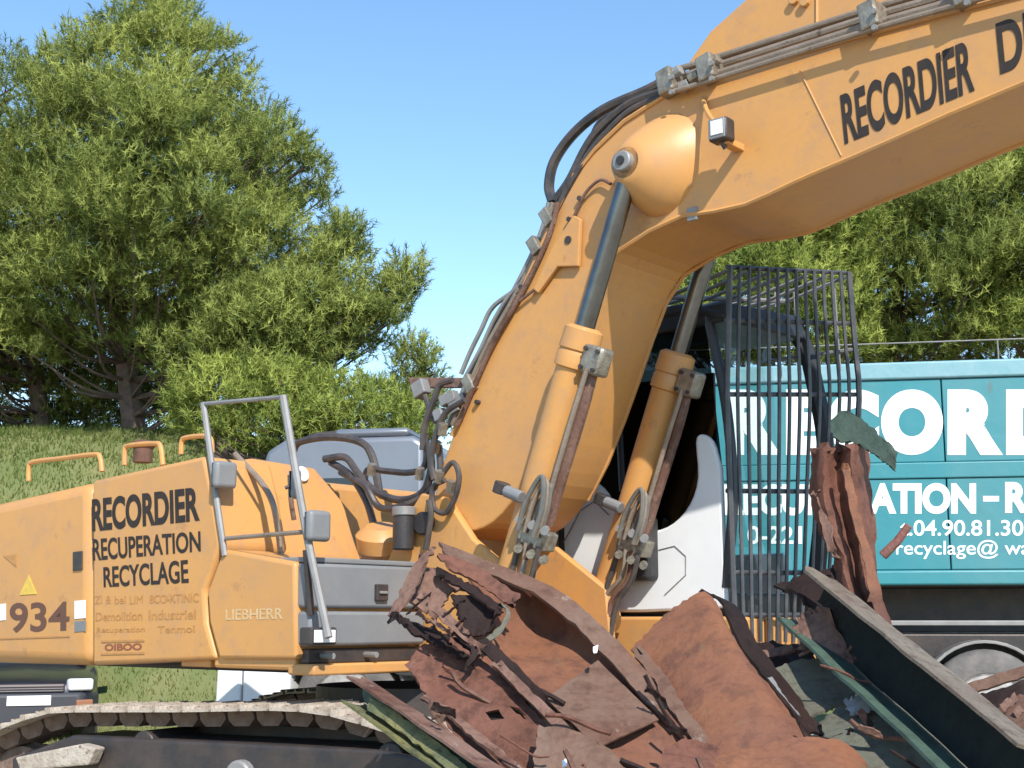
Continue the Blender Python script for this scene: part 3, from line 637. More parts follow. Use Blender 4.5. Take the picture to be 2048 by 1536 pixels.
# bracket plate with hole beside the near cylinder, and its thin pipe
bp_ = side_poly([(1128, 470), (1152, 432), (1166, 440), (1162, 534), (1120, 535), (1082, 588), (1072, 580), (1108, 500)], -BY - .01)
pl = MB().prism(bp_, (0, -.03, 0)).build('bracket_plate', YEL, boom, .006)
c = Lx(1136, 480, -BY - .042); MB().cyl(c, c + OUT * .004, .026, 12).build('bolt_hole', DARK, pl)
hose([(1040, 602), (1090, 560), (1118, 520), (1130, 478), (1150, 430), (1172, 385), (1200, 360), (1222, 368)], -BY - .03, .010, RUSTP, 'thin_pipe', boom)
MB().obox(Lx(1385, 428, -BY), (.035, 0, 0), (0, .01, 0), (0, 0, .04)).build('grease_fitting', LGREY, boom, .006)
for px, py in ((1163, 398), (1142, 440), (1100, 448), (1074, 500), (1046, 575), (958, 805)):
    a = Lx(px, py, -BY); MB().cyl(a, a + OUT * .03, .016, 8).build('pipe_clip', DARK, boom)
# work lamp
la = Lx(1443, 262, -BY - .17)
lm = MB().obox(la, (.060, 0, 0), (0, .05, 0), (0, 0, .066)).build('work_lamp', DARK, boom, .016, True)
MB().obox(la + Vector((0, -.052, 0)), (.052, 0, 0), (0, .006, 0), (0, 0, .058)).build('bezel', GREY, lm, .006, True)
MB().obox(la + Vector((.004, -.060, .004)), (.038, 0, 0), (0, .003, 0), (0, 0, .042)).build('lens', LENS, lm, .003)
MB().cyl(la + Vector((0, 0, -.066)), la + Vector((.012, .02, -.10)), .014, 8).build('swivel', DARK, lm)
MB().tube(smooth([Lx(1405, 196, -BY - .01), Lx(1415, 225, -BY - .08), Lx(1432, 250, -BY - .16)], 4), .014, 8).build('lamp_arm', YEL, lm)
MB().obox(Lx(1464, 290, -BY - .08), (.03, 0, 0), (0, .09, 0), (0, 0, .02)).build('lamp_bracket', YEL, lm, .006)
# pipes along the top of the boom
for k, (dy, yy, r) in enumerate(((0, -.37, .026), (-16, -.30, .026), (-34, -.275, .02), (8, -.43, .016))):
    MB().tube([Lx(1338, 178 + dy, yy), Lx(1430, 150 + dy, yy), Lx(1500, 128 + dy, yy), Lx(1745, 50 + dy, yy), Lx(1950, -8 + dy, yy), Lx(2150, -64 + dy, yy)], r, 9).build('boom_pipe', PIPE, boom, shade=True)
for px, py in ((1345, 170), (1425, 143), (1750, 40), (1935, -10)):
    cl = MB().obox(Lx(px, py, -.36), (.05, 0, .012), (0, .10, 0), (-.012, 0, .075)).build('pipe_clamp', FITTING, boom, .012)
    for k in (-1, 1):
        a = Lx(px, py, -.465) + Vector((0, 0, .045 * k)); MB().cyl(a, a + OUT * .02, .016, 8).build('bolt', LGREY, cl)
for px, py in ((1362, 178), (1330, 165), (1420, 128), (1380, 160), (1345, 150), (1405, 152)):
    a = Lx(px, py, -.40); MB().cyl(a, a + Vector((.06, 0, .02)), .034, 8).build('fitting', LGREY if px % 4 else FITTING, boom, .004)
hose([(1365, 140), (1300, 178), (1210, 218), (1150, 265), (1110, 320), (1098, 370), (1105, 404)], -.22, .034, HOSE, 'hose', boom)
hose([(1330, 182), (1260, 208), (1200, 258), (1170, 300), (1140, 360), (1112, 400)], -.30, .03, HOSE, 'hose', boom)
hose([(1325, 192), (1260, 222), (1205, 275), (1172, 318), (1136, 378), (1108, 432)], -.36, .022, HOSE, 'hose', boom)
hose([(1328, 176), (1270, 205), (1205, 240), (1180, 285)], -.1, .022, HOSE, 'hose', boom)
for k, (dx, yy) in enumerate(((0, -.33), (-8, -.24), (10, -.39))):
    hose([(1106 + dx, 405), (1092 + dx, 460), (1062 + dx, 530), (1020 + dx, 610), (975 + dx, 690), (935 + dx, 780), (905 + dx, 850)], yy, .017, (PIPE, LGREY, RUSTP)[k], 'boom_pipe', boom)
hose([(1070, 545), (1030, 580), (985, 615), (962, 660), (940, 705), (922, 748)], -.2, .016, LGREY, 'boom_pipe', boom)
hose([(1076, 530), (1020, 590), (988, 640), (960, 700), (930, 755)], -.28, .014, LGREY, 'boom_pipe', boom)
for px, py in ((1103, 438), (1078, 495), (948, 770)):
    MB().obox(Lx(px, py, -.34), (.03, 0, .02), (0, .07, 0), (-.03, 0, .05)).build('pipe_clamp', FITTING, boom, .008)

# --- cab
CR = 0.68; CL = 1.60                              # right and left sides of the cab
cab = MB()
wp = side_poly([(1108, 1225), (1112, 1090), (1140, 1025), (1165, 985), (1188, 966), (1212, 985), (1235, 1030), (1262, 1056), (1305, 1062), (1345, 1046), (1378, 1008), (1394, 955), (1390, 885), (1400, 868), (1424, 882), (1441, 935), (1451, 1020), (1452, 1216), (1290, 1224)], CR)
wp = smooth(wp[:-3], 3) + wp[-2:]
cabp = cab.prism(wp, (0, .05, 0)).build('cab', WHITE, exc, .018, True)
xf = Lx(1450, 1100, CR).x; xr = Lx(1112, 1100, CR).x; zc0 = Lx(1300, 1224, CR).z; zr = Lx(1450, 612, CR).z
mp_ = mat('cab_dark_trim', (.02, .022, .028), .45, 0, (.05, .05, .055), 5, .5)
pn = side_poly([(1318, 1100), (1350, 1092), (1372, 1112), (1372, 1150), (1330, 1190)], CR)
MB().tube([p + OUT * .002 for p in pn], .004, 5).build('panel_seam', LGREY, cabp)
MB().tube([p + OUT * .002 for p in side_poly([(1128, 1085), (1160, 1022), (1190, 1002), (1218, 1030)], CR)], .005, 5).build('panel_seam', LGREY, cabp)
MB().box((xr, CR + .06, zc0 - .02), (xf - .03, CL - .04, zc0 + .12)).build('cab_floor', mp_, cabp, .02)
MB().box((xr, CR + .06, zc0), (xr + .05, CL - .02, 2.75)).build('cab_rear_panel', mp_, cabp, .02)
MB().box((xr + .02, CL - .06, zc0), (xf - .06, CL, 2.0)).build('door_panel', WHITE, cabp, .02)
MB().prism([(xr - .05, CR - .01, zr - .02), (xf - .25, CR - .01, zr - .02), (xf + .06, CR - .01, zr - .10), (xf + .06, CR - .01, zr - .03), (xf - .25, CR - .01, zr + .07), (xr - .05, CR - .01, zr + .06)], (0, CL - CR + .02, 0)).build('cab_roof', mp_, cabp, .03, True)
for y, r in ((CR + .03, .035),):
    MB().tube(smooth([(xf - .02, y, zc0 + .15), (xf + .05, y, 2.3), (xf + .02, y, 2.9), (xf - .10, y, zr - .03)], 5), r, 8).build('pillar', mp_, cabp, shade=True)
    MB().cyl((xr + .04, y, zc0 + .3), (xr + .02, y, zr), .05, 8).build('pillar', mp_, cabp)
    MB().cyl((xr + .55, y, zc0 + .8), (xr + .5, y, zr), .025, 8).build('pillar', mp_, cabp)
def pane(pts, m=GLASS): return MB().add(pts, [tuple(range(len(pts)))]).build('window_pane', m, cabp)
pane([(xr + .08, CR + .03, 2.05), (xf - .06, CR + .03, 2.05), (xf - .02, CR + .03, 2.5), (xf - .12, CR + .03, zr - .04), (xr + .08, CR + .03, zr - .04)], GLASSD)
pane([(xf + .02, CR + .08, 1.85), (xf + .02, CL - .09, 1.85), (xf - .09, CL - .09, zr - .09), (xf - .09, CR + .08, zr - .09)])
pane([(xr + .08, CL - .05, 2.05), (xf - .06, CL - .05, 2.05), (xf - .12, CL - .05, zr - .05), (xr + .08, CL - .05, zr - .05)])
pane([(xr + .02, CR + .08, 2.4), (xr + .02, CL - .08, 2.4), (xr + .02, CL - .08, zr - .05), (xr + .02, CR + .08, zr - .05)], GLASSD)
MB().box((xr + .02, CL - .10, zc0 + .05), (xr + .80, CL - .07, zr - .25)).build('door_trim', mp_, cabp, .01)
# seat and console inside
MB().box((xr + .25, .75, zc0 + .35), (xr + .75, 1.2, zc0 + .5)).build('seat', BLACK, cabp, .05, True)
MB().prism([(xr + .22, .76, zc0 + .45), (xr + .36, .76, zc0 + .45), (xr + .26, .76, zc0 + 1.15), (xr + .14, .76, zc0 + 1.15)], (0, .43, 0)).build('seat_back', BLACK, cabp, .05, True)
MB().box((xr + .6, .56, zc0 + .2), (xr + .85, .70, zc0 + .62)).build('console', BLACK, cabp, .03, True)
# front guard and roof guard: each bar a piece
gd = empty('cab_guard'); gd.parent = exc
BARM = mat('guard_bar_paint', (.05, .052, .057), .45, .2, (.16, .16, .17), 6, .5)
gy0, gy1 = CR - .03, 1.62
TLc, TRc, MLc, MRc, BLc, BRc = Lx(1452, 534, gy0), Lx(1690, 546, gy1), Lx(1446, 800, gy0), Lx(1710, 800, gy1), Lx(1462, 1284, gy0), Lx(1672, 1284, gy1)
for p in (TLc, TRc, MLc, MRc, BLc, BRc): p.x += .03
gz1 = TLc.z
def gpt(u, v):                                   # u across, v down the guard
    A, M_, B_ = TLc.lerp(TRc, u), MLc.lerp(MRc, u), BLc.lerp(BRc, u)
    return A * (1 - v) * (1 - 2 * v) + M_ * 4 * v * (1 - v) + B_ * v * (2 * v - 1) if False else (A.lerp(M_, v / .36) if v < .36 else M_.lerp(B_, (v - .36) / .64))
NB = 13
for k in range(NB + 1):
    u = k / NB
    MB().tube(smooth([gpt(u, v) for v in (0, .2, .36, .6, 1)], 3), .0128 if 0 < k < NB else .020, 7).build('guard_bar', BARM, gd, shade=True)
for v in (0, .145, .345, .605, .82, .93):
    MB().tube([gpt(0, v) + Vector((-.025, 0, 0)), gpt(1, v) + Vector((-.025, 0, 0))], .016, 7).build('guard_crossbar', BARM, gd, shade=True)
for k in range(7):                               # guard over the roof
    a_ = TLc.lerp(TRc, k / 6) + Vector((-.03, 0, -.03)); MB().tube([a_, a_ + Vector((-.45, 0, -.10)), a_ + Vector((-1.1, 0, -.16))], .013, 6).build('roof_guard_bar', LGREY, gd, shade=True)
for dx, dz in ((-.5, -.125), (-1.1, -.175)):
    MB().tube([TLc + Vector((dx, 0, dz)), TRc + Vector((dx, 0, dz))], .017, 7).build('guard_crossbar', LGREY, gd, shade=True)
for k in range(4):                               # far side of the guard
    a_ = TRc + Vector((-.12 - .15 * k, 0, -.05)); MB().tube([a_, a_ + Vector((.02, 0, -.62))], .012, 6).build('side_guard_bar', LGREY, gd, shade=True)
MB().tube([gpt(1, .22), gpt(1, .22) + Vector((-.75, 0, 0))], .016, 7).build('guard_crossbar', LGREY, gd, shade=True)
MB().tube(smooth([Lx(1578, 652, CL), Lx(1612, 700, CL), Lx(1632, 780, CL), Lx(1650, 880, CL), Lx(1648, 1000, CL), Lx(1630, 1180, CL)], 5), .062, 8).build('pillar', mp_, cabp, shade=True)
v1, v2 = Lx(1448, 602, CR), Lx(1604, 632, CL - .05)
MB().prism([v1, v2, v2 + Vector((.02, 0, -.17)), v1 + Vector((.02, 0, -.13))], (-.55, 0, -.02)).build('roof_visor', mp_, cabp, .02, True)
# deck under the cab
MB().box((.2, CR - .03, zb - .02), (xf + .1, CL + .08, zc0 - .03)).build('cab_deck', YEL, exc, .02, True)
for k in range(6):
    y = CR + .12 + k * .17; MB().box((xf + .101, y, zb), (xf + .118, y + .03, zc0 - .05)).build('deck_rib', YEL, exc, .004)

# --- undercarriage, slewed against the house: tracks run across the view
und_rz = TH - rad(26)
und = empty('undercarriage'); und.parent = exc; und.rotation_euler = (0, 0, und_rz)
TW, TG = .60, 1.26                                 # shoe width, half gauge
TL = 2.5
def track_path():
    # top run from the rear wheel over carrier rollers, sagging forward of the middle, then round and back
    R0 = .40; pts = []
    for k in range(13):
        a = math.pi * 1.5 - math.pi * k / 12
        pts.append((-TL + .4 + R0 * math.cos(a), .44 + R0 * math.sin(a)))
    pts[-2:] = [(-TL + .22, .79), (-TL + .42, .87)]
    pts += [(-TL + .62, .93), (-TL + .82, .975), (-TL + 1.05, .985), (-.6, 1.01), (-.05, 1.035), (.3, 1.035), (.55, .99), (.8, .93), (1.2, .90)]
    for k in range(13):
        a = math.pi / 2 - math.pi * k / 12; pts.append((TL - .42 + R0 * math.cos(a), .46 + R0 * math.sin(a)))
    pts.append((-TL + .4, .04))
    return pts
tp = [Vector((x, 0, z)) for x, z in track_path()]
tp = resample(tp + [tp[0]], 400)
def chain(n):
    P = resample(tp, n + 1); out = []
    for a, b in zip(P, P[1:]): out.append((a.lerp(b, .5), (b - a).normalized()))
    return out
NS = 52
def make_track(sy):
    root = empty('track'); root.parent = und; root.location = (0, sy * TG, 0)
    shoe = None; link = None
    for k, (c_, t) in enumerate(chain(NS)):
        nrm = Vector((-t.z, 0, t.x)); M = Matrix((( t.x, 0, nrm.x, c_.x), (t.y, 1, nrm.y, 0), (t.z, 0, nrm.z, c_.z), (0, 0, 0, 1)))
        if shoe is None:
            b = MB().prism([(-.098, -TW / 2, 0), (.092, -TW / 2, 0), (.092, -TW / 2, .014), (.085, -TW / 2, .04), (.075, -TW / 2, .04), (.068, -TW / 2, .014), (.012, -TW / 2, .014), (.006, -TW / 2, .034), (-.004, -TW / 2, .034), (-.01, -TW / 2, .014), (-.075, -TW / 2, .014), (-.082, -TW / 2, .034), (-.098, -TW / 2, .034)], (0, TW, 0))
            shoe = b.build('shoe', DIRT, root); shoe.matrix_basis = M
            l = MB().prism([(-.10, -.14, -.002), (.08, -.14, -.002), (.10, -.14, -.05), (.06, -.14, -.095), (-.05, -.14, -.095), (-.09, -.14, -.06)], (0, .28, 0))
            link = l.build('link', LINK, root); link.matrix_basis = M
            # outer edge plate below each shoe
        else: share(shoe, root, M); share(link, root, M)
    fr = MB().prism([(-2.0, -.24, .16), (1.9, -.24, .16), (1.9, -.24, .62), (1.2, -.24, .78), (.7, -.24, .84), (-1.55, -.24, .84), (-2.05, -.24, .68)], (0, .48, 0)).build('track_frame', DARK, root, .02)
    for x, r in ((-TL + .4, .29), (TL - .42, .31)):
        MB().lathe((x, -.12, .45), (0, 1, 0), [(0, r - .1), (.02, r), (.09, r), (.12, r + .02), (.15, r), (.22, r), (.24, r - .1)], 28).build('idler', LINK, root, shade=True)
    for k in range(8):
        MB().lathe((-1.5 + k * .43, -.17, .22), (0, 1, 0), [(0, .07), (.02, .105), (.1, .105), (.12, .09), (.22, .09), (.24, .105), (.32, .105), (.34, .07)], 18).build('roller', DARK, root, shade=True)
    for x in (-1.0, .75):
        MB().cyl((x, -.22, .80), (x, .22, .80), .085, 16).build('carrier_roller', DARK, root, .01, True)
    gp = MB().prism([(-1.85, -.36, .62), (-1.30, -.36, .68), (-1.25, -.36, .78), (-1.30, -.36, .79), (-1.38, -.36, .80), (-1.9, -.36, .70)], (0, .10, 0)).build('idler_guard', DIRT, root, .012)
    MB().cyl((-.23, -.3, .66), (-.23, -.12, .66), .09, 18).build('grease_cap', LGREY, root, .015, True)
for sy in (-1, 1): make_track(sy)
MB().box((-1.1, -1.0, .45), (1.1, 1.0, .95)).build('car_body', DARK, und, .05)
MB().cyl((0, 0, .93), (0, 0, 1.12), .62, 40).build('slewing_ring', DARK, und)

# ================================================================== HOOK-LIFT TRUCK AND CONTAINER
PH = rad(10)
TK = Frame(Vector((at(440, 1300, 14.2).x, 14.2, 0)), -PH)
trk = empty('hook_lift_truck', TK.o, -PH)
tag(trk, 'white and silver lorry standing behind the excavator and carrying the teal container', 'truck')
Tk = TK.on
cabz = Tk(700, 876, .05).z
b = MB().prism([(.0, 0.02, .62), (.02, 0.02, 1.5), (.12, 0.02, 2.0), (.42, 0.02, cabz - .12), (.62, 0.02, cabz), (2.0, 0.02, cabz + .01), (2.12, 0.02, cabz - .06), (2.15, 0.02, 1.0), (1.85, .02, 1.0), (1.7, .02, 1.12), (.9, .02, 1.12), (.75, .02, .95), (.70, .02, .62)], (0, 2.4, 0))
tc_ = b.build('truck_cab', SILVER, trk, .06, True, 3)
MB().prism([(.58, .01, 2.0), (1.45, .01, 2.0), (1.45, .01, cabz - .42), (.78, .01, cabz - .42)], (0, -.004, 0)).build('side_window', mat('dark_window', (.02, .025, .03), .1, 0), tc_, 0)
MB().prism([(.10, .2, 2.0), (.37, .2, cabz - .22), (.37, 2.2, cabz - .22), (.10, 2.2, 2.0)], (-.03, 0, .01)).build('windscreen', MATS['dark_window'], tc_)
MB().box((.55, -.004, 1.1), (.56, .016, 2.9)).build('door_seam', DARK, tc_)
MB().box((1.40, -.02, 1.75), (1.56, .012, 1.80)).build('door_handle', DARK, tc_, .01)
MB().tube(smooth([(.75, .25, cabz - .02), (.9, .22, cabz + .06), (1.5, .22, cabz + .07), (1.75, .25, cabz - .02)], 4), .03, 8).build('roof_rail', DARK, tc_)
MB().box((1.15, .05, cabz + .01), (1.95, 2.3, cabz + .10)).build('roof_spoiler', SILVER, tc_, .04, True)
zt_ = Tk(500, 1325, 0).z; zl_ = Tk(500, 1408, 0).z
bp = MB().prism([(-.04, -.01, .36), (.24, -.01, .36), (.24, -.01, 1.18), (-.02, -.01, 1.18)], (0, 2.46, 0)).build('front_bumper', WHITE, trk, .03, True)
MB().box((.26, -.005, .70), (.76, .5, 1.18)).build('bumper_corner', WHITE, trk, .02, True)
MB().box((.28, .005, .40), (.74, .45, .64)).build('step_well', GREY, trk, .02)
for k in (0, 1): MB().box((-.05, .15 + 1.75 * k, .68), (-.035, .50 + 1.75 * k, .86)).build('headlight', LENS, trk, .01)
for y in (.72, 1.55):
    MB().box((.4, y, .82), (9.3, y + .11, 1.12)).build('chassis_rail', DARK, trk, .01)
MB().box((2.3, .4, 1.13), (9.4, 2.0, 1.42)).build('hook_frame', DARK, trk, .02)
MB().box((2.5, .02, .55), (3.4, .6, 1.0)).build('fuel_tank', LGREY, trk, .08, True)
MB().box((3.6, .02, .6), (4.6, .5, 1.05)).build('battery_box', DARK, trk, .03, True)
MB().box((5.0, .01, 1.50), (9.3, .05, 1.545)).build('side_rail', LGREY, trk, .006)
wheel_spots = []
def truck_wheel(x, r, far=False):
    y = .04 if not far else 2.06
    root = empty('wheel'); root.parent = trk; root.location = (x, y, r + .2)
    MB().lathe((0, 0, 0), (0, 1, 0), [(0, r * .60), (.0, r * .72), (.015, r * .90), (.05, r * .98), (.10, r), (.22, r), (.27, r * .98), (.30, r * .9), (.30, r * .6)], 44, False).build('tyre', TYRE, root, shade=True, angle=50)
    rm = MB().lathe((0, .01, 0), (0, 1, 0), [(-.004, r * .60), (-.004, r * .56), (.05, r * .53), (.09, r * .48), (.10, r * .30), (.04, r * .26), (.02, r * .20), (.0, r * .1)], 36).build('rim', RIM, root, shade=True, angle=30)
    for k in range(8):
        a = 2 * math.pi * k / 8; c = Vector((math.cos(a) * r * .39, .08, math.sin(a) * r * .39))
        MB().cyl(c, c + Vector((0, -.04, 0)), .022, 6).build('wheel_nut', LGREY, rm)
def wheel_x(px, py, y=.04): return Tk(px, py, y).x
wf = wheel_x(690, 1395); wr = wheel_x(1978, 1385)
for far in (False, True):
    truck_wheel(wf, .54, far); truck_wheel(wr, .54, far); truck_wheel(wr + 1.34, .54, far)
def fender(x, r):
    b = MB(); n = 18; o_, i_ = [], []
    for k in range(n + 1):
        a = rad(8) + rad(164) * k / n; o_.append((x + (r + .03) * math.cos(a), -.0, .74 + (r + .03) * math.sin(a))); i_.append((x + r * math.cos(a), 0, .74 + r * math.sin(a)))
    b.prism([(q[0], .10, q[2]) for q in o_ + i_[::-1]], (0, .4, 0)); return b.build('mudguard', mat('grey_mudguard', (.20, .195, .19), .6, 0, (.33, .31, .29), 6, .6), trk, .006)
fender(wf, .60); fender(wr, .595)
# container (its own thing, standing on the truck)
con = empty('skip_container', TK.w((0, 0, 0)), -PH)
tag(con, 'teal steel skip container with big white lettering, standing on the lorry', 'container')
c0, c1_ = 2.75, 9.6
zt = Tk(1850, 722, 0).z; zbm = Tk(1900, 1170, 0).z
MB().box((c0, 0, zt - .17), (c1_, .12, zt)).build('top_rail', TEALP, con, .02, True)
MB().box((c0, 2.28, zt - .17), (c1_, 2.4, zt)).build('top_rail', TEALP, con, .02, True)
MB().box((c0, -.01, zbm), (c1_, .10, zbm + .14)).build('bottom_rail', TEAL, con, .02, True)
MB().box((c0, .1, zbm - .01), (c1_, 2.3, zbm + .05)).build('container_floor', DARK, con)
zm0 = Tk(1850, 956, 0).z; zm1 = Tk(1850, 924, 0).z
cols = [c0, c0 + .05]; sx = Tk(1893, 950, 0).x; step = 1.16
edges = [sx + step * k for k in range(-5, 4)]; edges = [e for e in edges if c0 + .1 < e < c1_ - .1]; edges = [c0] + edges + [c1_]
for a, bb in zip(edges, edges[1:]):
    for z0, z1, y in ((zbm + .146, zm0 - .004, .03), (zm1 + .004, zt - .176, .03)):
        MB().box((a + .006, y, z0), (bb - .006, y + .05, z1)).build('wall_panel', TEAL, con, .008)
MB().box((c0, .012, zm0), (c1_, .09, zm1)).build('belt_rail', TEAL, con, .012, True)
MB().box((c0, .085, zbm), (c1_, .10, zt - .02)).build('wall_backing', mat('dark_teal', (.015, .12, .14), .6), con)
MB().box((c0, 2.3, zbm), (c1_, 2.39, zt - .1)).build('far_wall', TEAL, con)
MB().box((c0, .1, zbm), (c0 + .08, 2.3, zt - .01)).build('end_wall', TEAL, con, .01)
MB().box((c1_ - .08, .1, zbm), (c1_, 2.3, zt - .01)).build('tail_gate', TEAL, con, .01)
for y in (.8, 1.55): MB().box((c0 - .1, y, 1.43), (c1_, y + .14, zbm - .008)).build('skid_beam', DARK, con, .01)
MB().tube([(c0 + .2, .05, zt + .19), (c1_ - .2, .05, zt + .20)], .007, 6).build('tarpaulin_rail', LGREY, con)
for x in (c0 + .2, 4.6, 6.2, 7.8, c1_ - .2): MB().cyl((x, .05, zt - .01), (x, .05, zt + .2), .007, 6).build('tarpaulin_post', LGREY, con)
def con_text(t, x0, x1, ytop, ybot, bold, m=PLATE, name='lettering', y=.03):
    return lettering(t, Tk(x0, ybot, y), Tk(x1, ybot, y), Tk(x0, ytop, y), OUT, m, con, bold, name, .003, Tk(x1, ytop, y))
for ch, a, bb in (('R', 1452, 1562), ('E', 1572, 1650), ('C', 1655, 1758), ('O', 1762, 1886), ('R', 1895, 2006), ('D', 2012, 2118), ('I', 2128, 2158), ('E', 2170, 2246)):
    con_text(ch, a, bb, 779, 910, .075)
con_text('RECUPER', 1448, 1722, 968, 1031, .05); con_text('ATION', 1738, 1952, 966, 1028, .05); con_text('-', 1966, 1998, 992, 1003, .02); con_text('R', 2010, 2058, 964, 1026, .05)
con_text('10-221', 1478, 1604, 1052, 1088, .02); con_text('t.04.90.81.30.', 1800, 2056, 1040, 1072, .015)
con_text('recyclage@ wa', 1792, 2060, 1080, 1118, .008)

# ================================================================== PARKED CAR
D = 17.4; cxw = at(58, 1400, D).x
car = empty('parked_car', (cxw, D, 0), .33); tag(car, 'dark parked car with a white number plate, half hidden under the counterweight', 'car')
secs = []                                          # (y back from the nose, half width, z bottom, z belt, z top, roof half width)
body = MB()
pf = [(0.0, .62, .28, .60, .66), (.06, .74, .24, .70, .76), (.35, .82, .22, .80, .86), (.9, .85, .22, .88, .93), (1.25, .86, .22, .92, .98), (2.6, .87, .22, .95, .98), (3.6, .86, .22, .95, 1.0), (4.1, .80, .26, .92, .98), (4.22, .70, .32, .80, .85)]
rings = []
for y, w, zb_, zs, zt2 in pf:
    rings.append([(-w * .92, y, zb_), (-w, y, zb_ + .12), (-w, y, zs - .05), (-w * .94, y, zs), (-w * .6, y, zt2), (0, y, zt2 + .015), (w * .6, y, zt2), (w * .94, y, zs), (w, y, zs - .05), (w, y, zb_ + .12), (w * .92, y, zb_)])
n = 11; v = [p for r in rings for p in r]
f = [(i * n + k, i * n + k + 1, (i + 1) * n + k + 1, (i + 1) * n + k) for i in range(len(rings) - 1) for k in range(n - 1)]
f += [tuple(range(n)), tuple((len(rings) - 1) * n + k for k in range(n))] + [((i + 1) * n, i * n, i * n + n - 1, (i + 1) * n + n - 1) for i in range(len(rings) - 1)]
cb = body.add(v, f).build('body', NAVY, car, .02, True, angle=40)
gh = MB()
g0 = [(-.74, 1.15, .96), (.74, 1.15, .96), (.80, 3.9, .96), (-.80, 3.9, .96)]; g1 = [(-.56, 1.85, 1.43), (.56, 1.85, 1.43), (.56, 3.3, 1.45), (-.56, 3.3, 1.45)]
gh.add(g0 + g1, [(0, 1, 5, 4), (1, 2, 6, 5), (2, 3, 7, 6), (3, 0, 4, 7), (4, 5, 6, 7), (3, 2, 1, 0)]).build('cabin', MATS['dark_window'], car, .04, True)
MB().box((-.57, 1.9, 1.44), (.57, 3.3, 1.48)).build('roof', NAVY, car, .03, True)
MB().prism([(-.80, .18, .25), (-.62, -.05, .25), (.62, -.05, .25), (.80, .18, .25), (.86, .5, .25), (-.86, .5, .25)], (0, 0, .40)).build('front_bumper', mat('dark_plastic', (.04, .042, .05), .6), car, .05, True)
MB().box((-.42, -.022, .655), (.42, .03, .76)).build('grille', mat('brown_black_grille', (.06, .03, .028), .5), car, .02)
for k in range(3): MB().box((-.40, -.032, .67 + .03 * k), (.40, -.0225, .680 + .03 * k)).build('grille_slat', GREY, car)
MB().box((-.26, -.066, .50), (.26, -.052, .62)).build('number_plate', PLATE, car, .004)
for s_ in (-1, 1):
    MB().obox((s_ * .60, .04, .745), (.15, s_ * .03, 0), (-s_ * .02, .06, 0), (0, 0, .075)).build('headlight', LENS, car, .03, True)
    MB().obox((s_ * .66, -.02, .52), (.10, s_ * .06, 0), (-s_ * .01, .04, 0), (0, 0, .04)).build('fog_light', mat('amber_lens', (.35, .16, .09), .3), car, .015)
    MB().obox((s_ * .92, 1.45, 1.0), (.09, 0, 0), (0, .05, 0), (0, 0, .06)).build('mirror', NAVY, car, .02)
    for y in (.75, 3.35):
        wc = empty('wheel'); wc.parent = car; wc.location = (s_ * .76, y, .31)
        MB().lathe((-.1, 0, 0), (1, 0, 0), [(0, .2), (0, .28), (.03, .31), (.17, .31), (.2, .28), (.2, .2)], 28, False).build('tyre', TYRE, wc, shade=True)
        MB().lathe((-.09, 0, 0), (1, 0, 0), [(0, .1), (.0, .2), (.18, .2), (.18, .1)], 24).build('rim', RIM, wc, shade=True)

# ================================================================== SCRAP
def sheet(name, label, rails, m, thick=.012, nu=22, nv=14, wob=.015, rag=.02, seed=1, group=None, cat='scrap metal', smoothu=True, parent=None, raw=False, holes=()):
    torn = name.startswith('torn')
    """a bent torn plate: rails are rows of (px, py, distance) swept into a surface, given real thickness"""
    G = []
    for r in rails:
        P = [at(*p) for p in r] if not raw else [Vector(p) for p in r]
        if smoothu and len(P) > 2: P = smooth(P, 5)
        G.append(resample(P, nu))
    cols_ = []
    for i in range(nu):
        c_ = [g[i] for g in G]
        cols_.append(resample(smooth(c_, 5) if len(c_) > 2 else c_, nv))
    rn = random.Random(seed); sv = Vector((seed * 3.1, seed * 1.7, 0)); V = []
    for i in range(nu):
        for j_ in range(nv):
            p = cols_[i][j_]
            d = mnoise.noise_vector(p * 2.6 + sv) * wob * .8 + mnoise.noise_vector(p * 9 + sv) * wob * .18
            cr = abs(mnoise.noise(p * 4.5 + sv)); d += Vector((.3, -.8, .5)) * wob * .7 * max(0, .12 - cr) / .12
            if i in (0, nu - 1) or j_ in (0, nv - 1): d += Vector((rn.uniform(-1, 1), rn.uniform(-1, 1), rn.uniform(-1, 1))) * rag * (1.0 if i in (0, nu - 1) and torn else .28)
            V.append(p + d)
    o0 = sum(V, Vector()) / len(V); o0.z = min(p.z for p in V)
    F = [(i * nv + j_, i * nv + j_ + 1, (i + 1) * nv + j_ + 1, (i + 1) * nv + j_) for i in range(nu - 1) for j_ in range(nv - 1)
         if not any((i / nu - h[0]) ** 2 / h[2] ** 2 + (j_ / nv - h[1]) ** 2 / h[3] ** 2 < 1 for h in holes)]
    if parent: po = parent['_o']; o0 = Vector(po)
    me = bpy.data.meshes.new(name); me.from_pydata([tuple(p - o0) for p in V], [], F); me.materials.append(m); me.shade_smooth()
    o = bpy.data.objects.new(name, me); C.objects.link(o)
    if parent: o.parent = parent
    else: o.location = o0; tag(o, label, cat, group)
    s_ = o.modifiers.new('thick', 'SOLIDIFY'); s_.thickness = thick; s_.offset = 0
    e_ = o.modifiers.new('split', 'EDGE_SPLIT'); e_.split_angle = rad(38)
    return o
def thing_at(name, label, cat, loc, group=None):
    e = empty(name, loc); tag(e, label, cat, group); return e
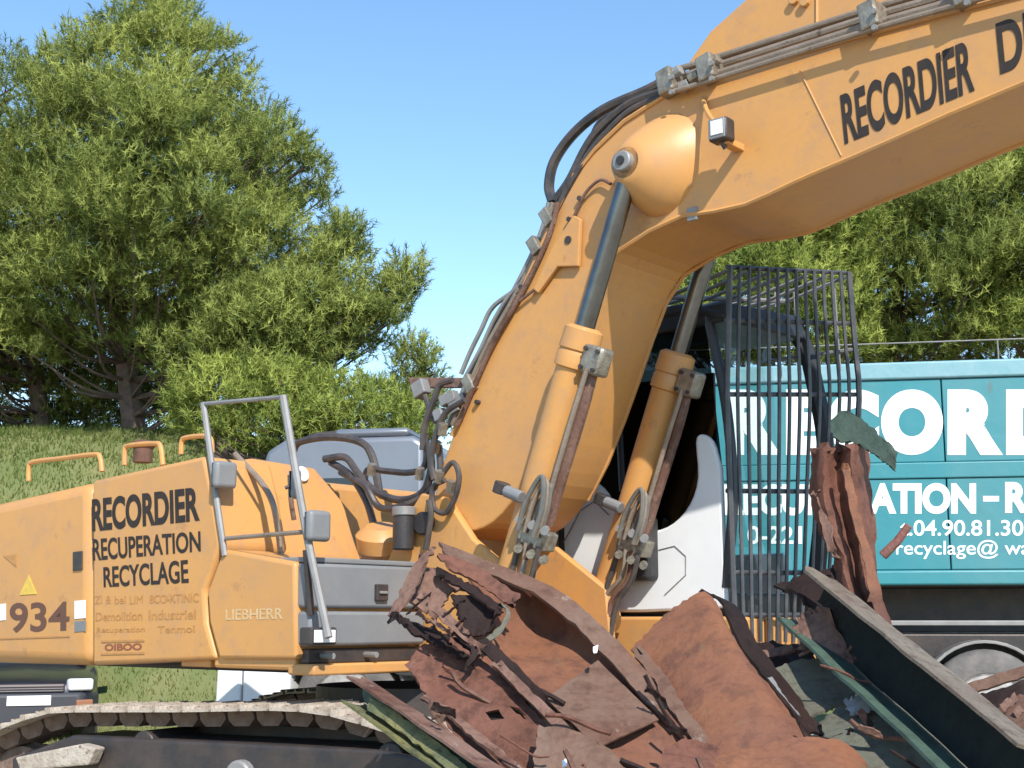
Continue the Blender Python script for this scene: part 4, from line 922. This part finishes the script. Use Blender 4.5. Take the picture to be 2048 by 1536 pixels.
# brown trough with a rolled edge: the main piece
sheet('bent_plate', 'long brown rusty trough with a dished hollow, leaning up the middle of the heap',
      [[(885, 1098, 6.9), (990, 1140, 6.85), (1095, 1185, 6.75), (1210, 1280, 6.5), (1340, 1420, 6.2), (1500, 1560, 5.9)],
       [(930, 1150, 6.75), (1010, 1190, 6.75), (1080, 1230, 6.85), (1170, 1300, 6.55), (1290, 1430, 6.15), (1420, 1570, 5.85)],
       [(950, 1205, 6.55), (1000, 1235, 6.7), (1060, 1275, 6.75), (1120, 1340, 6.45), (1210, 1450, 6.1), (1330, 1590, 5.8)],
       [(880, 1275, 6.35), (930, 1310, 6.35), (1010, 1350, 6.3), (1070, 1400, 6.2), (1150, 1465, 6.0), (1270, 1600, 5.75)]], RUSTO, .014, 44, 30, .012, .015, 3)
sheet('flange_strip', 'narrow grey brown flange running along the upper edge of the brown trough',
      [[(878, 1086, 6.88), (990, 1128, 6.80), (1110, 1178, 6.70), (1225, 1272, 6.45), (1352, 1412, 6.15), (1515, 1556, 5.85)],
       [(890, 1112, 6.78), (985, 1150, 6.72), (1085, 1200, 6.62), (1195, 1296, 6.38), (1318, 1432, 6.08), (1470, 1570, 5.8)]], RUSTG, .016, 40, 6, .008, .012, 4)
sheet('patch_plate', 'grey worn rectangular patch lying on the brown trough',
      [[(1196, 1322, 6.36), (1318, 1440, 6.04)], [(1090, 1398, 6.14), (1196, 1496, 5.84)]], RUSTG, .008, 16, 12, .004, .004, 5)
sheet('torn_flap', 'maroon strip peeled off the upper end of the brown trough',
      [[(872, 1108, 6.62), (940, 1128, 6.6), (1040, 1190, 6.5)], [(896, 1140, 6.55), (945, 1162, 6.55), (1024, 1214, 6.48)]], RUST, .012, 22, 6, .008, .015, 6)
sheet('torn_flap', 'dark split strip hanging below the maroon strip at the torn end',
      [[(876, 1136, 6.6), (930, 1165, 6.52), (1005, 1215, 6.42)], [(884, 1156, 6.55), (935, 1186, 6.47), (995, 1228, 6.38)]], RUSTD, .012, 18, 6, .008, .02, 7)
sheet('torn_plate', 'jagged pale mauve plate end sticking out over the grey toolbox',
      [[(783, 1222, 6.5), (812, 1165, 6.55), (842, 1108, 6.6)], [(800, 1226, 6.46), (832, 1172, 6.5), (872, 1092, 6.58)]], RUSTP, .014, 20, 6, .012, .03, 8)
sheet('torn_plate', 'dull brown inner wall behind the jagged plate end',
      [[(818, 1196, 6.62), (850, 1136, 6.66), (890, 1140, 6.68)], [(870, 1246, 6.55), (900, 1190, 6.6), (945, 1182, 6.62)]], RUSTP, .014, 18, 10, .015, .03, 50)
sheet('torn_plate', 'black plate folded under the jagged plate end',
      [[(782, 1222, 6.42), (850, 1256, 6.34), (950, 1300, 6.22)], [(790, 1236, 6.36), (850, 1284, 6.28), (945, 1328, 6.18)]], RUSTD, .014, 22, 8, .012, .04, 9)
rs = random.Random(21)
for k in range(14):                               # sheared strips lying side by side at the torn end
    x = rs.uniform(796, 905); y = 1196 + (x - 800) * .55 + rs.uniform(-14, 40); D_ = 6.33 - (x - 800) * .0014 - rs.uniform(0, .08)
    L_ = rs.uniform(30, 85); a_ = .62 + rs.uniform(-.22, .22) if k % 5 else -.7; w_ = rs.uniform(4, 9)
    dx, dy = L_ * math.cos(a_), L_ * math.sin(a_)
    sheet('torn_shard', 'narrow %s sheared strip in the tangle at the torn end of the trough' % ('black', 'black', 'pale', 'black', 'brown')[k % 5], [[(x, y, D_), (x + dx, y + dy, D_ - .03)], [(x + w_, y - w_, D_), (x + dx + w_ * .5, y + dy - w_ * .5, D_ - .03)]],
          (RUSTD, RUSTD, RUSTP, RUSTD, RUST)[k % 5], .01, 9, 3, .006, .012, 60 + k, 'shards at the torn end of the trough')
sheet('torn_plate', 'black hollow box wall inside the torn end, edged in green',
      [[(905, 1190, 6.5), (960, 1195, 6.5), (1005, 1215, 6.5)], [(920, 1260, 6.45), (960, 1275, 6.42), (985, 1262, 6.4)]], RUSTD, .012, 14, 10, .015, .02, 10)
sheet('torn_strip', 'pale green torn edge strip at the black hollow of the trough',
      [[(1000, 1208, 6.38), (1012, 1225, 6.36), (992, 1258, 6.33), (962, 1282, 6.3)], [(1012, 1212, 6.38), (1020, 1230, 6.36), (1000, 1266, 6.33), (968, 1290, 6.3)]], GREENG, .01, 16, 4, .008, .01, 11)
sheet('torn_strip', 'light grey sheared rib crossing the torn black end',
      [[(835, 1195, 6.32), (880, 1235, 6.26), (930, 1285, 6.2), (955, 1305, 6.16)], [(850, 1190, 6.32), (897, 1228, 6.26), (945, 1272, 6.2), (968, 1292, 6.16)]], RUSTP, .012, 18, 4, .012, .02, 12)
sheet('torn_strip', 'thin crooked strip dangling below the torn black end',
      [[(945, 1290, 6.12), (938, 1315, 6.1), (925, 1335, 6.1)], [(958, 1295, 6.12), (950, 1318, 6.1), (930, 1342, 6.1)]], RUSTD, .01, 10, 4, .012, .012, 13)
sheet('shade_bar', 'added black bar painting the shade in the slot between the trough and the holed plate',
      [[(948, 1288, 6.2), (1010, 1345, 6.1), (1090, 1408, 5.98)], [(972, 1278, 6.2), (1034, 1332, 6.1), (1094, 1392, 5.98)]], RUSTD, .03, 18, 4, .006, .01, 51)  # strip added to paint the dark of the slot
# left lower plate with holes
sheet('holed_plate', 'dusty red brown plate with two torn holes below the torn end',
      [[(812, 1330, 6.3), (850, 1290, 6.34), (905, 1285, 6.36), (935, 1300, 6.34)], [(840, 1370, 6.2), (900, 1350, 6.22), (960, 1345, 6.2), (1000, 1352, 6.2)], [(880, 1430, 6.05), (950, 1420, 6.05), (1030, 1420, 6.02), (1080, 1440, 6.0)], [(960, 1540, 5.85), (1040, 1540, 5.85), (1120, 1530, 5.8), (1190, 1545, 5.75)]],
      RUST, .014, 30, 34, .014, .02, 14, holes=((.45, .60, .07, .035), (.70, .58, .045, .04)))
sheet('torn_strip', 'pale brown bar lying down the seam between trough and holed plate',
      [[(985, 1330, 6.12), (1040, 1385, 6.0), (1110, 1455, 5.86), (1210, 1560, 5.66)], [(1002, 1325, 6.12), (1058, 1378, 6.0), (1130, 1446, 5.86), (1232, 1552, 5.66)]], RUSTP, .03, 24, 5, .008, .012, 16)
sheet('grey_plate', 'grey brown worn sheet at the foot of the trough',
      [[(1075, 1455, 5.78), (1150, 1460, 5.74), (1230, 1500, 5.66)], [(1060, 1560, 5.62), (1140, 1570, 5.6), (1270, 1580, 5.56)]], RUSTG, .012, 16, 12, .012, .02, 17)
# right hand brown plate
sheet('bent_plate', 'smooth orange brown plate bent over beside the white cab',
      [[(1262, 1300, 6.55), (1330, 1232, 6.62), (1400, 1186, 6.66), (1432, 1205, 6.62)], [(1312, 1350, 6.38), (1370, 1290, 6.40), (1440, 1250, 6.42), (1470, 1290, 6.42)], [(1355, 1430, 6.1), (1420, 1385, 6.1), (1500, 1350, 6.12), (1540, 1380, 6.14)], [(1400, 1510, 5.85), (1470, 1470, 5.85), (1550, 1440, 5.88), (1600, 1460, 5.9)], [(1450, 1580, 5.7), (1530, 1540, 5.68), (1600, 1500, 5.7), (1640, 1500, 5.75)]], RUSTO, .016, 30, 34, .012, .018, 18)
sheet('torn_strip', 'ragged shade-dark edge curling behind the smooth orange brown plate',
      [[(1395, 1186, 6.7), (1440, 1200, 6.66), (1478, 1290, 6.5), (1545, 1380, 6.25), (1610, 1462, 6.0)], [(1425, 1188, 6.8), (1478, 1222, 6.76), (1522, 1300, 6.6), (1592, 1392, 6.35), (1650, 1470, 6.1)]], RUSTD, .014, 28, 5, .008, .015, 19)  # near-black colour paints the shade on the plate's curled back
sheet('torn_strip', 'grey brown ridge strip between the two big brown plates',
      [[(1262, 1305, 6.42), (1300, 1350, 6.28), (1350, 1430, 6.02), (1440, 1550, 5.72)], [(1285, 1300, 6.42), (1325, 1345, 6.28), (1378, 1425, 6.02), (1470, 1545, 5.72)]], RUSTG, .014, 24, 5, .014, .02, 20)
sheet('torn_plate', 'crumpled shade-dark scrap in the gap between the two big brown plates',
      [[(1270, 1340, 6.5), (1330, 1360, 6.5), (1360, 1400, 6.4)], [(1300, 1420, 6.3), (1350, 1440, 6.25), (1420, 1530, 5.95)]], RUSTD, .014, 16, 12, .05, .05, 21)  # shade of the gap put into the colour of this piece
sheet('rounded_plate', 'rounded red brown sheet at the bottom below the orange plate',
      [[(1380, 1530, 5.62), (1500, 1500, 5.66), (1590, 1478, 5.7), (1680, 1488, 5.7), (1730, 1530, 5.66)], [(1370, 1620, 5.4), (1500, 1610, 5.4), (1600, 1600, 5.4), (1690, 1600, 5.4), (1760, 1620, 5.4)]], RUSTO, .016, 30, 14, .014, .015, 22)
sheet('rounded_plate', 'small brown lip of plate at the bottom beside the black gap',
      [[(1330, 1495, 5.66), (1380, 1480, 5.7), (1440, 1500, 5.7)], [(1300, 1600, 5.42), (1370, 1610, 5.42), (1450, 1610, 5.42)]], RUST, .014, 16, 10, .014, .02, 23)
# green grey sheets under the big beam
sheet('green_sheet', 'grey green folded sheet wedged between orange plate and big beam',
      [[(1535, 1345, 6.6), (1610, 1320, 6.6), (1690, 1330, 6.55)], [(1560, 1390, 6.42), (1620, 1385, 6.4), (1700, 1368, 6.38)], [(1592, 1448, 6.2), (1640, 1425, 6.2), (1712, 1395, 6.25)]], GREENG, .014, 22, 18, .014, .02, 24)
sheet('bright_strip', 'shiny scraped steel edge on the folded green sheet',
      [[(1532, 1360, 6.32), (1560, 1405, 6.22), (1592, 1438, 6.12)], [(1545, 1356, 6.32), (1573, 1400, 6.22), (1600, 1432, 6.12)]], LGREY, .012, 14, 4, .008, .012, 25)
sheet('green_sheet', 'large worn green sheet lying flat at the bottom under the big beam',
      [[(1640, 1450, 6.1), (1700, 1405, 6.2), (1760, 1385, 6.25), (1820, 1400, 6.2)], [(1660, 1500, 5.85), (1740, 1470, 5.9), (1820, 1460, 5.9), (1900, 1490, 5.85)], [(1690, 1600, 5.5), (1790, 1600, 5.5), (1900, 1600, 5.5), (2000, 1600, 5.5)]], GREENG, .014, 28, 22, .02, .02, 26)
sheet('torn_strip', 'shade-dark strip lying across the worn green sheet',
      [[(1590, 1445, 6.05), (1640, 1480, 5.95), (1700, 1470, 5.95)], [(1600, 1470, 6.0), (1650, 1500, 5.9), (1705, 1488, 5.92)]], RUSTD, .014, 14, 5, .02, .03, 27)  # dark strip paints the shade at the edge of the sheet
sheet('crumpled_foil', 'pale crumpled strip on the worn green sheet',
      [[(1690, 1400, 6.08), (1730, 1390, 6.06), (1760, 1400, 6.04)], [(1700, 1432, 6.0), (1735, 1425, 5.98), (1765, 1412, 5.98)]], LGREY, .008, 14, 10, .025, .03, 28)
sheet('torn_plate', 'shade-dark plate behind the torn end of the big beam',
      [[(1455, 1300, 7.0), (1530, 1290, 7.0), (1620, 1285, 6.95)], [(1470, 1360, 6.7), (1540, 1350, 6.7), (1640, 1340, 6.7)]], RUSTD, .014, 16, 10, .04, .04, 29)  # coloured near-black for the shadow it lies in
sheet('torn_strip', 'pinkish grey strip below the yellow cab deck',
      [[(1480, 1305, 6.85), (1530, 1300, 6.82), (1590, 1290, 6.8)], [(1490, 1325, 6.8), (1535, 1316, 6.78), (1592, 1303, 6.78)]], RUSTP, .012, 14, 4, .012, .02, 30)
sheet('torn_plate', 'dark maroon plate curling above the torn end of the big beam',
      [[(1560, 1165, 6.95), (1610, 1150, 6.95), (1670, 1140, 6.9)], [(1600, 1185, 6.85), (1640, 1190, 6.8), (1665, 1175, 6.8)], [(1620, 1215, 6.8), (1650, 1212, 6.75), (1672, 1190, 6.75)]], RUSTD, .014, 16, 10, .03, .03, 31)
# big beam
def beam(name, label, p0, p1, up, w, h, mats, tf=.014, seed=1, notch=True):
    """channel: web between two flanges, torn at its upper end"""
    p0, p1 = Vector(p0), Vector(p1); ax = (p1 - p0).normalized(); up = Vector(up); up = (up - ax * up.dot(ax)).normalized(); sd_ = ax.cross(up).normalized()
    if sd_.y > 0: sd_ = -sd_                       # open side faces the viewer's side
    root = empty(name, p0); tag(root, label, 'steel beam'); L = (p1 - p0).length; rn = random.Random(seed)
    def strip(a0, a1, n0, n1, nrm, t, m, nm):
        N = 40; V = []; K = 4
        for i in range(N + 1):
            for k in range(K + 1):
                u = L * i / N; q = a0.lerp(a1, k / K) + ax * u
                if i == 0: q += ax * rn.uniform(-.05, .06)
                q += mnoise.noise_vector((p0 + q) * 4) * .008
                V.append(q)
        F = [(i * (K + 1) + k, i * (K + 1) + k + 1, (i + 1) * (K + 1) + k + 1, (i + 1) * (K + 1) + k) for i in range(N) for k in range(K)]
        me = bpy.data.meshes.new(nm); me.from_pydata([tuple(q) for q in V], [], F); me.materials.append(m)
        o = bpy.data.objects.new(nm, me); C.objects.link(o); o.parent = root
        s_ = o.modifiers.new('thick', 'SOLIDIFY'); s_.thickness = t; s_.offset = 0; return o
    strip(up * h / 2 - sd_ * 0, up * h / 2 + sd_ * w, 0, 0, up, tf, mats[0], 'upper_flange')
    strip(-up * h / 2 - sd_ * 0, -up * h / 2 + sd_ * w * 1.1, 0, 0, up, tf, mats[2], 'lower_flange')
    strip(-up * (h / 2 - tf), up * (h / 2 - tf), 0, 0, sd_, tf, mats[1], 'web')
    return root
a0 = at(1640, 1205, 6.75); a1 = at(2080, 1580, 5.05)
beam('steel_channel', 'long dark green channel beam with grey flange, sloping down beside the lorry wheel', a0, a1, (.35, -.25, .9), .17, .27, (FLANGE, rust_mat('shaded_green_paint', (.013, .019, .016), (.02, .026, .022), (.01, .011, .01), (.05, .04, .03), .4), rust_mat('light_green_paint', (.080, .130, .102), (.062, .10, .078), (.035, .052, .042), (.15, .10, .07), .6)), seed=2)  # web colour is near-black to paint the shade inside the channel
sheet('torn_plate', 'ragged pale green torn plate at the upper end of the big beam',
      [[(1588, 1262, 6.62), (1602, 1232, 6.62), (1640, 1222, 6.6)], [(1600, 1290, 6.55), (1640, 1275, 6.52), (1690, 1285, 6.46)], [(1628, 1312, 6.5), (1670, 1320, 6.44), (1730, 1340, 6.3)]], RUSTP, .012, 18, 14, .03, .04, 32)
b0 = at(735, 1385, 6.35); b1 = at(1020, 1580, 5.5)
beam('steel_channel', 'short green channel beam with yellow lichen, lying against the track', b0, b1, (.35, -.3, .9), .10, .11, (RUSTP, GREEN, LICHEN), .012, seed=4)
sheet('lichen_strip', 'yellowish lichen covered strip under the short green channel beam',
      [[(740, 1395, 6.2), (800, 1430, 6.05), (880, 1490, 5.8), (960, 1560, 5.55)], [(735, 1420, 6.18), (790, 1455, 6.02), (860, 1512, 5.78), (930, 1575, 5.55)]], LICHEN, .012, 24, 6, .01, .016, 34)
sheet('white_strip', 'pale scraped strip lying above the short green channel beam',
      [[(840, 1400, 6.12), (890, 1430, 6.0), (960, 1490, 5.84), (1040, 1560, 5.66)], [(850, 1392, 6.14), (905, 1425, 6.02), (980, 1485, 5.86), (1062, 1556, 5.68)]], RUSTP, .014, 20, 4, .01, .016, 35)
# standing torn column
col = sheet('torn_column', 'rusty crumpled column of torn sheet standing upright before the container',
      [[(1628, 905, 7.0), (1622, 980, 6.98), (1640, 1060, 6.95), (1668, 1120, 6.9), (1690, 1210, 6.8), (1716, 1330, 6.72)], [(1650, 892, 6.86), (1648, 975, 6.84), (1664, 1050, 6.82), (1690, 1120, 6.8), (1712, 1215, 6.74), (1738, 1335, 6.68)], [(1678, 900, 6.98), (1676, 975, 6.94), (1692, 1060, 6.9), (1712, 1130, 6.86), (1728, 1215, 6.8), (1752, 1340, 6.74)], [(1705, 888, 6.84), (1706, 975, 6.82), (1716, 1060, 6.8), (1732, 1130, 6.78), (1748, 1215, 6.72), (1772, 1345, 6.68)], [(1738, 884, 6.98), (1738, 960, 6.96), (1744, 1050, 6.94), (1756, 1130, 6.9), (1772, 1215, 6.82), (1796, 1350, 6.76)]],
      RUST, .012, 34, 26, .028, .03, 36)
sheet('torn_strip', 'peeled orange ribbon running down the front of the torn column',
      [[(1682, 930, 6.74), (1694, 1010, 6.72), (1722, 1100, 6.68), (1742, 1200, 6.62)], [(1698, 930, 6.74), (1712, 1008, 6.72), (1740, 1098, 6.68), (1764, 1198, 6.62)]], RUSTO, .012, 24, 4, .016, .02, 37)
sheet('torn_strip', 'orange shred curling off the lower part of the torn column',
      [[(1625, 985, 6.9), (1640, 1030, 6.84), (1648, 1090, 6.8), (1668, 1120, 6.8)], [(1640, 985, 6.88), (1656, 1030, 6.82), (1664, 1085, 6.78), (1678, 1110, 6.78)]], RUSTP, .01, 16, 5, .025, .03, 39)
sheet('green_flap', 'dark green plate jutting from the top of the torn column',
      [[(1662, 842, 6.92), (1690, 822, 6.9), (1740, 852, 6.82), (1792, 905, 6.74)], [(1668, 875, 6.88), (1700, 868, 6.86), (1745, 892, 6.8), (1790, 925, 6.72)], [(1690, 884, 6.86), (1712, 886, 6.84), (1750, 910, 6.78), (1790, 945, 6.7)]], rust_mat('dark_green_paint', (.045, .075, .058), (.06, .085, .066), (.025, .035, .03), (.14, .085, .06), .6), .014, 22, 12, .012, .018, 40)
rr = MB().tube([at(1765, 1112, 6.75) - at(1765, 1112, 6.75), at(1795, 1082, 6.72) - at(1765, 1112, 6.75), at(1818, 1050, 6.7) - at(1765, 1112, 6.75)], .026, 7, .02).build('rusty_rod', mat('red_rusty_rod', (.22, .075, .06), .8, 0, (.17, .10, .08), 14, .8, .6, 30), None, .006)
rr.location = at(1765, 1112, 6.75); tag(rr, 'short reddish rusty rod sticking out beside the torn column', 'rod')
# pieces in front of the lorry wheel
sheet('brown_strip', 'brown angle strip crossing in front of the lorry wheel',
      [[(1925, 1372, 7.2), (1990, 1352, 7.15), (2080, 1325, 7.1)], [(1935, 1390, 7.15), (2000, 1372, 7.1), (2085, 1345, 7.05)]], RUSTG, .014, 16, 5, .008, .012, 41)
sheet('torn_plate', 'dark plate hanging below the brown angle strip by the lorry wheel',
      [[(1940, 1392, 7.1), (2000, 1374, 7.08), (2085, 1350, 7.05)], [(1990, 1440, 6.95), (2030, 1420, 6.95), (2090, 1400, 6.95)]], RUSTD, .014, 16, 10, .02, .03, 42)
sheet('grey_plate', 'pale grey battered plate at the frame edge below the lorry wheel',
      [[(1985, 1425, 6.6), (2030, 1395, 6.6), (2090, 1380, 6.6)], [(2010, 1470, 6.3), (2050, 1450, 6.3), (2100, 1440, 6.3)], [(2030, 1560, 5.9), (2070, 1560, 5.9), (2130, 1560, 5.9)]], RUSTG, .014, 18, 16, .03, .03, 43)
for k, (px, py, D_) in enumerate(((2000, 1412, 6.45), (2026, 1425, 6.4), (2016, 1402, 6.5))):
    sheet('bright_strip', ('pale torn shred lying lowest on the battered plate by the lorry wheel', 'pale torn shred on the edge of the battered plate by the lorry wheel', 'pale torn shred lying highest on the battered plate by the lorry wheel')[k], [[(px, py, D_), (px + 14, py - 16, D_)], [(px + 10, py + 16, D_ - .02), (px + 22, py - 2, D_ - .02)]], RUSTP, .008, 8, 4, .01, .012, 44 + k, 'bright shreds by the lorry wheel')
for k, (px, py, D_) in enumerate(((1192, 1298, 6.2), (1130, 1525, 5.6))):
    sheet('bright_strip', ('small white painted glint on the rim of the brown trough', 'small white painted glint at the foot of the grey worn sheet')[k], [[(px - 5, py - 4, D_), (px + 5, py - 8, D_)], [(px - 4, py + 9, D_ - .02), (px + 3, py + 7, D_ - .02)]], LENS, .006, 6, 3, .004, .006, 48 + k)  # tiny white pieces painting glints on the steel
# bars, wires and offcuts caught between the plates
rs = random.Random(77)
WIRE = [(1010, 1330), (1090, 1430), (905, 1345), (1290, 1350), (1330, 1420), (1395, 1515), (1600, 1450), (1640, 1330), (1700, 1440), (1780, 1500), (1000, 1470), (1130, 1500), (1240, 1520), (1880, 1520), (860, 1400)]
for k, (px, py) in enumerate(WIRE):
    D_ = 6.55 - (py - 1250) * .0036 - .10; q = [at(px, py, D_)]
    a_ = rs.uniform(.3, 1.1)
    for t in range(3): a_ += rs.uniform(-.5, .5); q.append(q[-1] + Vector((math.cos(a_), rs.uniform(-.35, -.1), -math.sin(a_))) * rs.uniform(.05, .13))
    o = MB().tube([p - q[0] for p in smooth(q, 4)], rs.choice((.005, .007, .011)), 6).build('scrap_wire', (RUSTD, RUST, RUSTP)[k % 3], None, shade=True)
    o.location = q[0]; tag(o, 'thin bent %s wire caught between the plates of the heap' % ('blackened', 'rust brown', 'pale dusty')[k % 3], 'wire', 'wires in the scrap heap')
for k in range(9):
    px, py = rs.choice([w for w in WIRE if w[0] < 1380 or 1600 < w[0] < 1760]); px += rs.uniform(-40, 30); py += rs.uniform(-20, 50); D_ = 6.55 - (py - 1250) * .0036 - .06; w_ = rs.uniform(22, 60); h_ = rs.uniform(6, 15); t_ = rs.uniform(.3, 1.1); c_, n_ = math.cos(t_), math.sin(t_)
    sheet('scrap_offcut', 'small ragged %s offcut lying on the big plates of the heap' % ('black', 'brown', 'black', 'grey brown', 'pale', 'black')[k % 6], [[(px, py, D_), (px + w_ * c_, py + w_ * n_, D_ - .02)], [(px + h_ * n_, py - h_ * c_, D_ - .01), (px + h_ * n_ + w_ * c_ * .8, py - h_ * c_ + w_ * n_ * .8, D_ - .03)]], (RUSTD, RUST, RUSTD, RUSTG, RUSTP, RUSTD)[k % 6], .008, 7, 4, .012, .02, 90 + k, 'offcuts on the scrap heap')
# the body of the heap under the big pieces: loose scrap nobody could count
def heap():
    b = MB(); rn = random.Random(3)
    for k in range(900):
        x = rn.uniform(-1.5, 3.2); y = rn.uniform(4.6, 7.2)
        top = .25 + 1.0 * max(0, 1 - ((x - .9) / 2.6) ** 2) * max(0, (y - 4.3) / 2.6) - (.3 if y > 6.9 else 0)
        z = rn.uniform(0.02, max(.1, min(top, CAMZ - .135 * y + .02)))
        a, c_ = rn.uniform(0, 6.3), rn.uniform(-.6, .6)
        X = Vector((math.cos(a), math.sin(a), c_)).normalized() * rn.uniform(.06, .3); Y = X.cross(Vector((rn.uniform(-.4, .4), rn.uniform(-.4, .4), 1))).normalized() * rn.uniform(.02, .12)
        Z = X.cross(Y).normalized() * rn.uniform(.004, .02); b.obox((x, y, z), X, Y, Z)
    o = b.build('loose_scrap', RUST); tag(o, 'loose rusty offcuts packed under the big plates', 'scrap metal', kind='stuff')
heap()
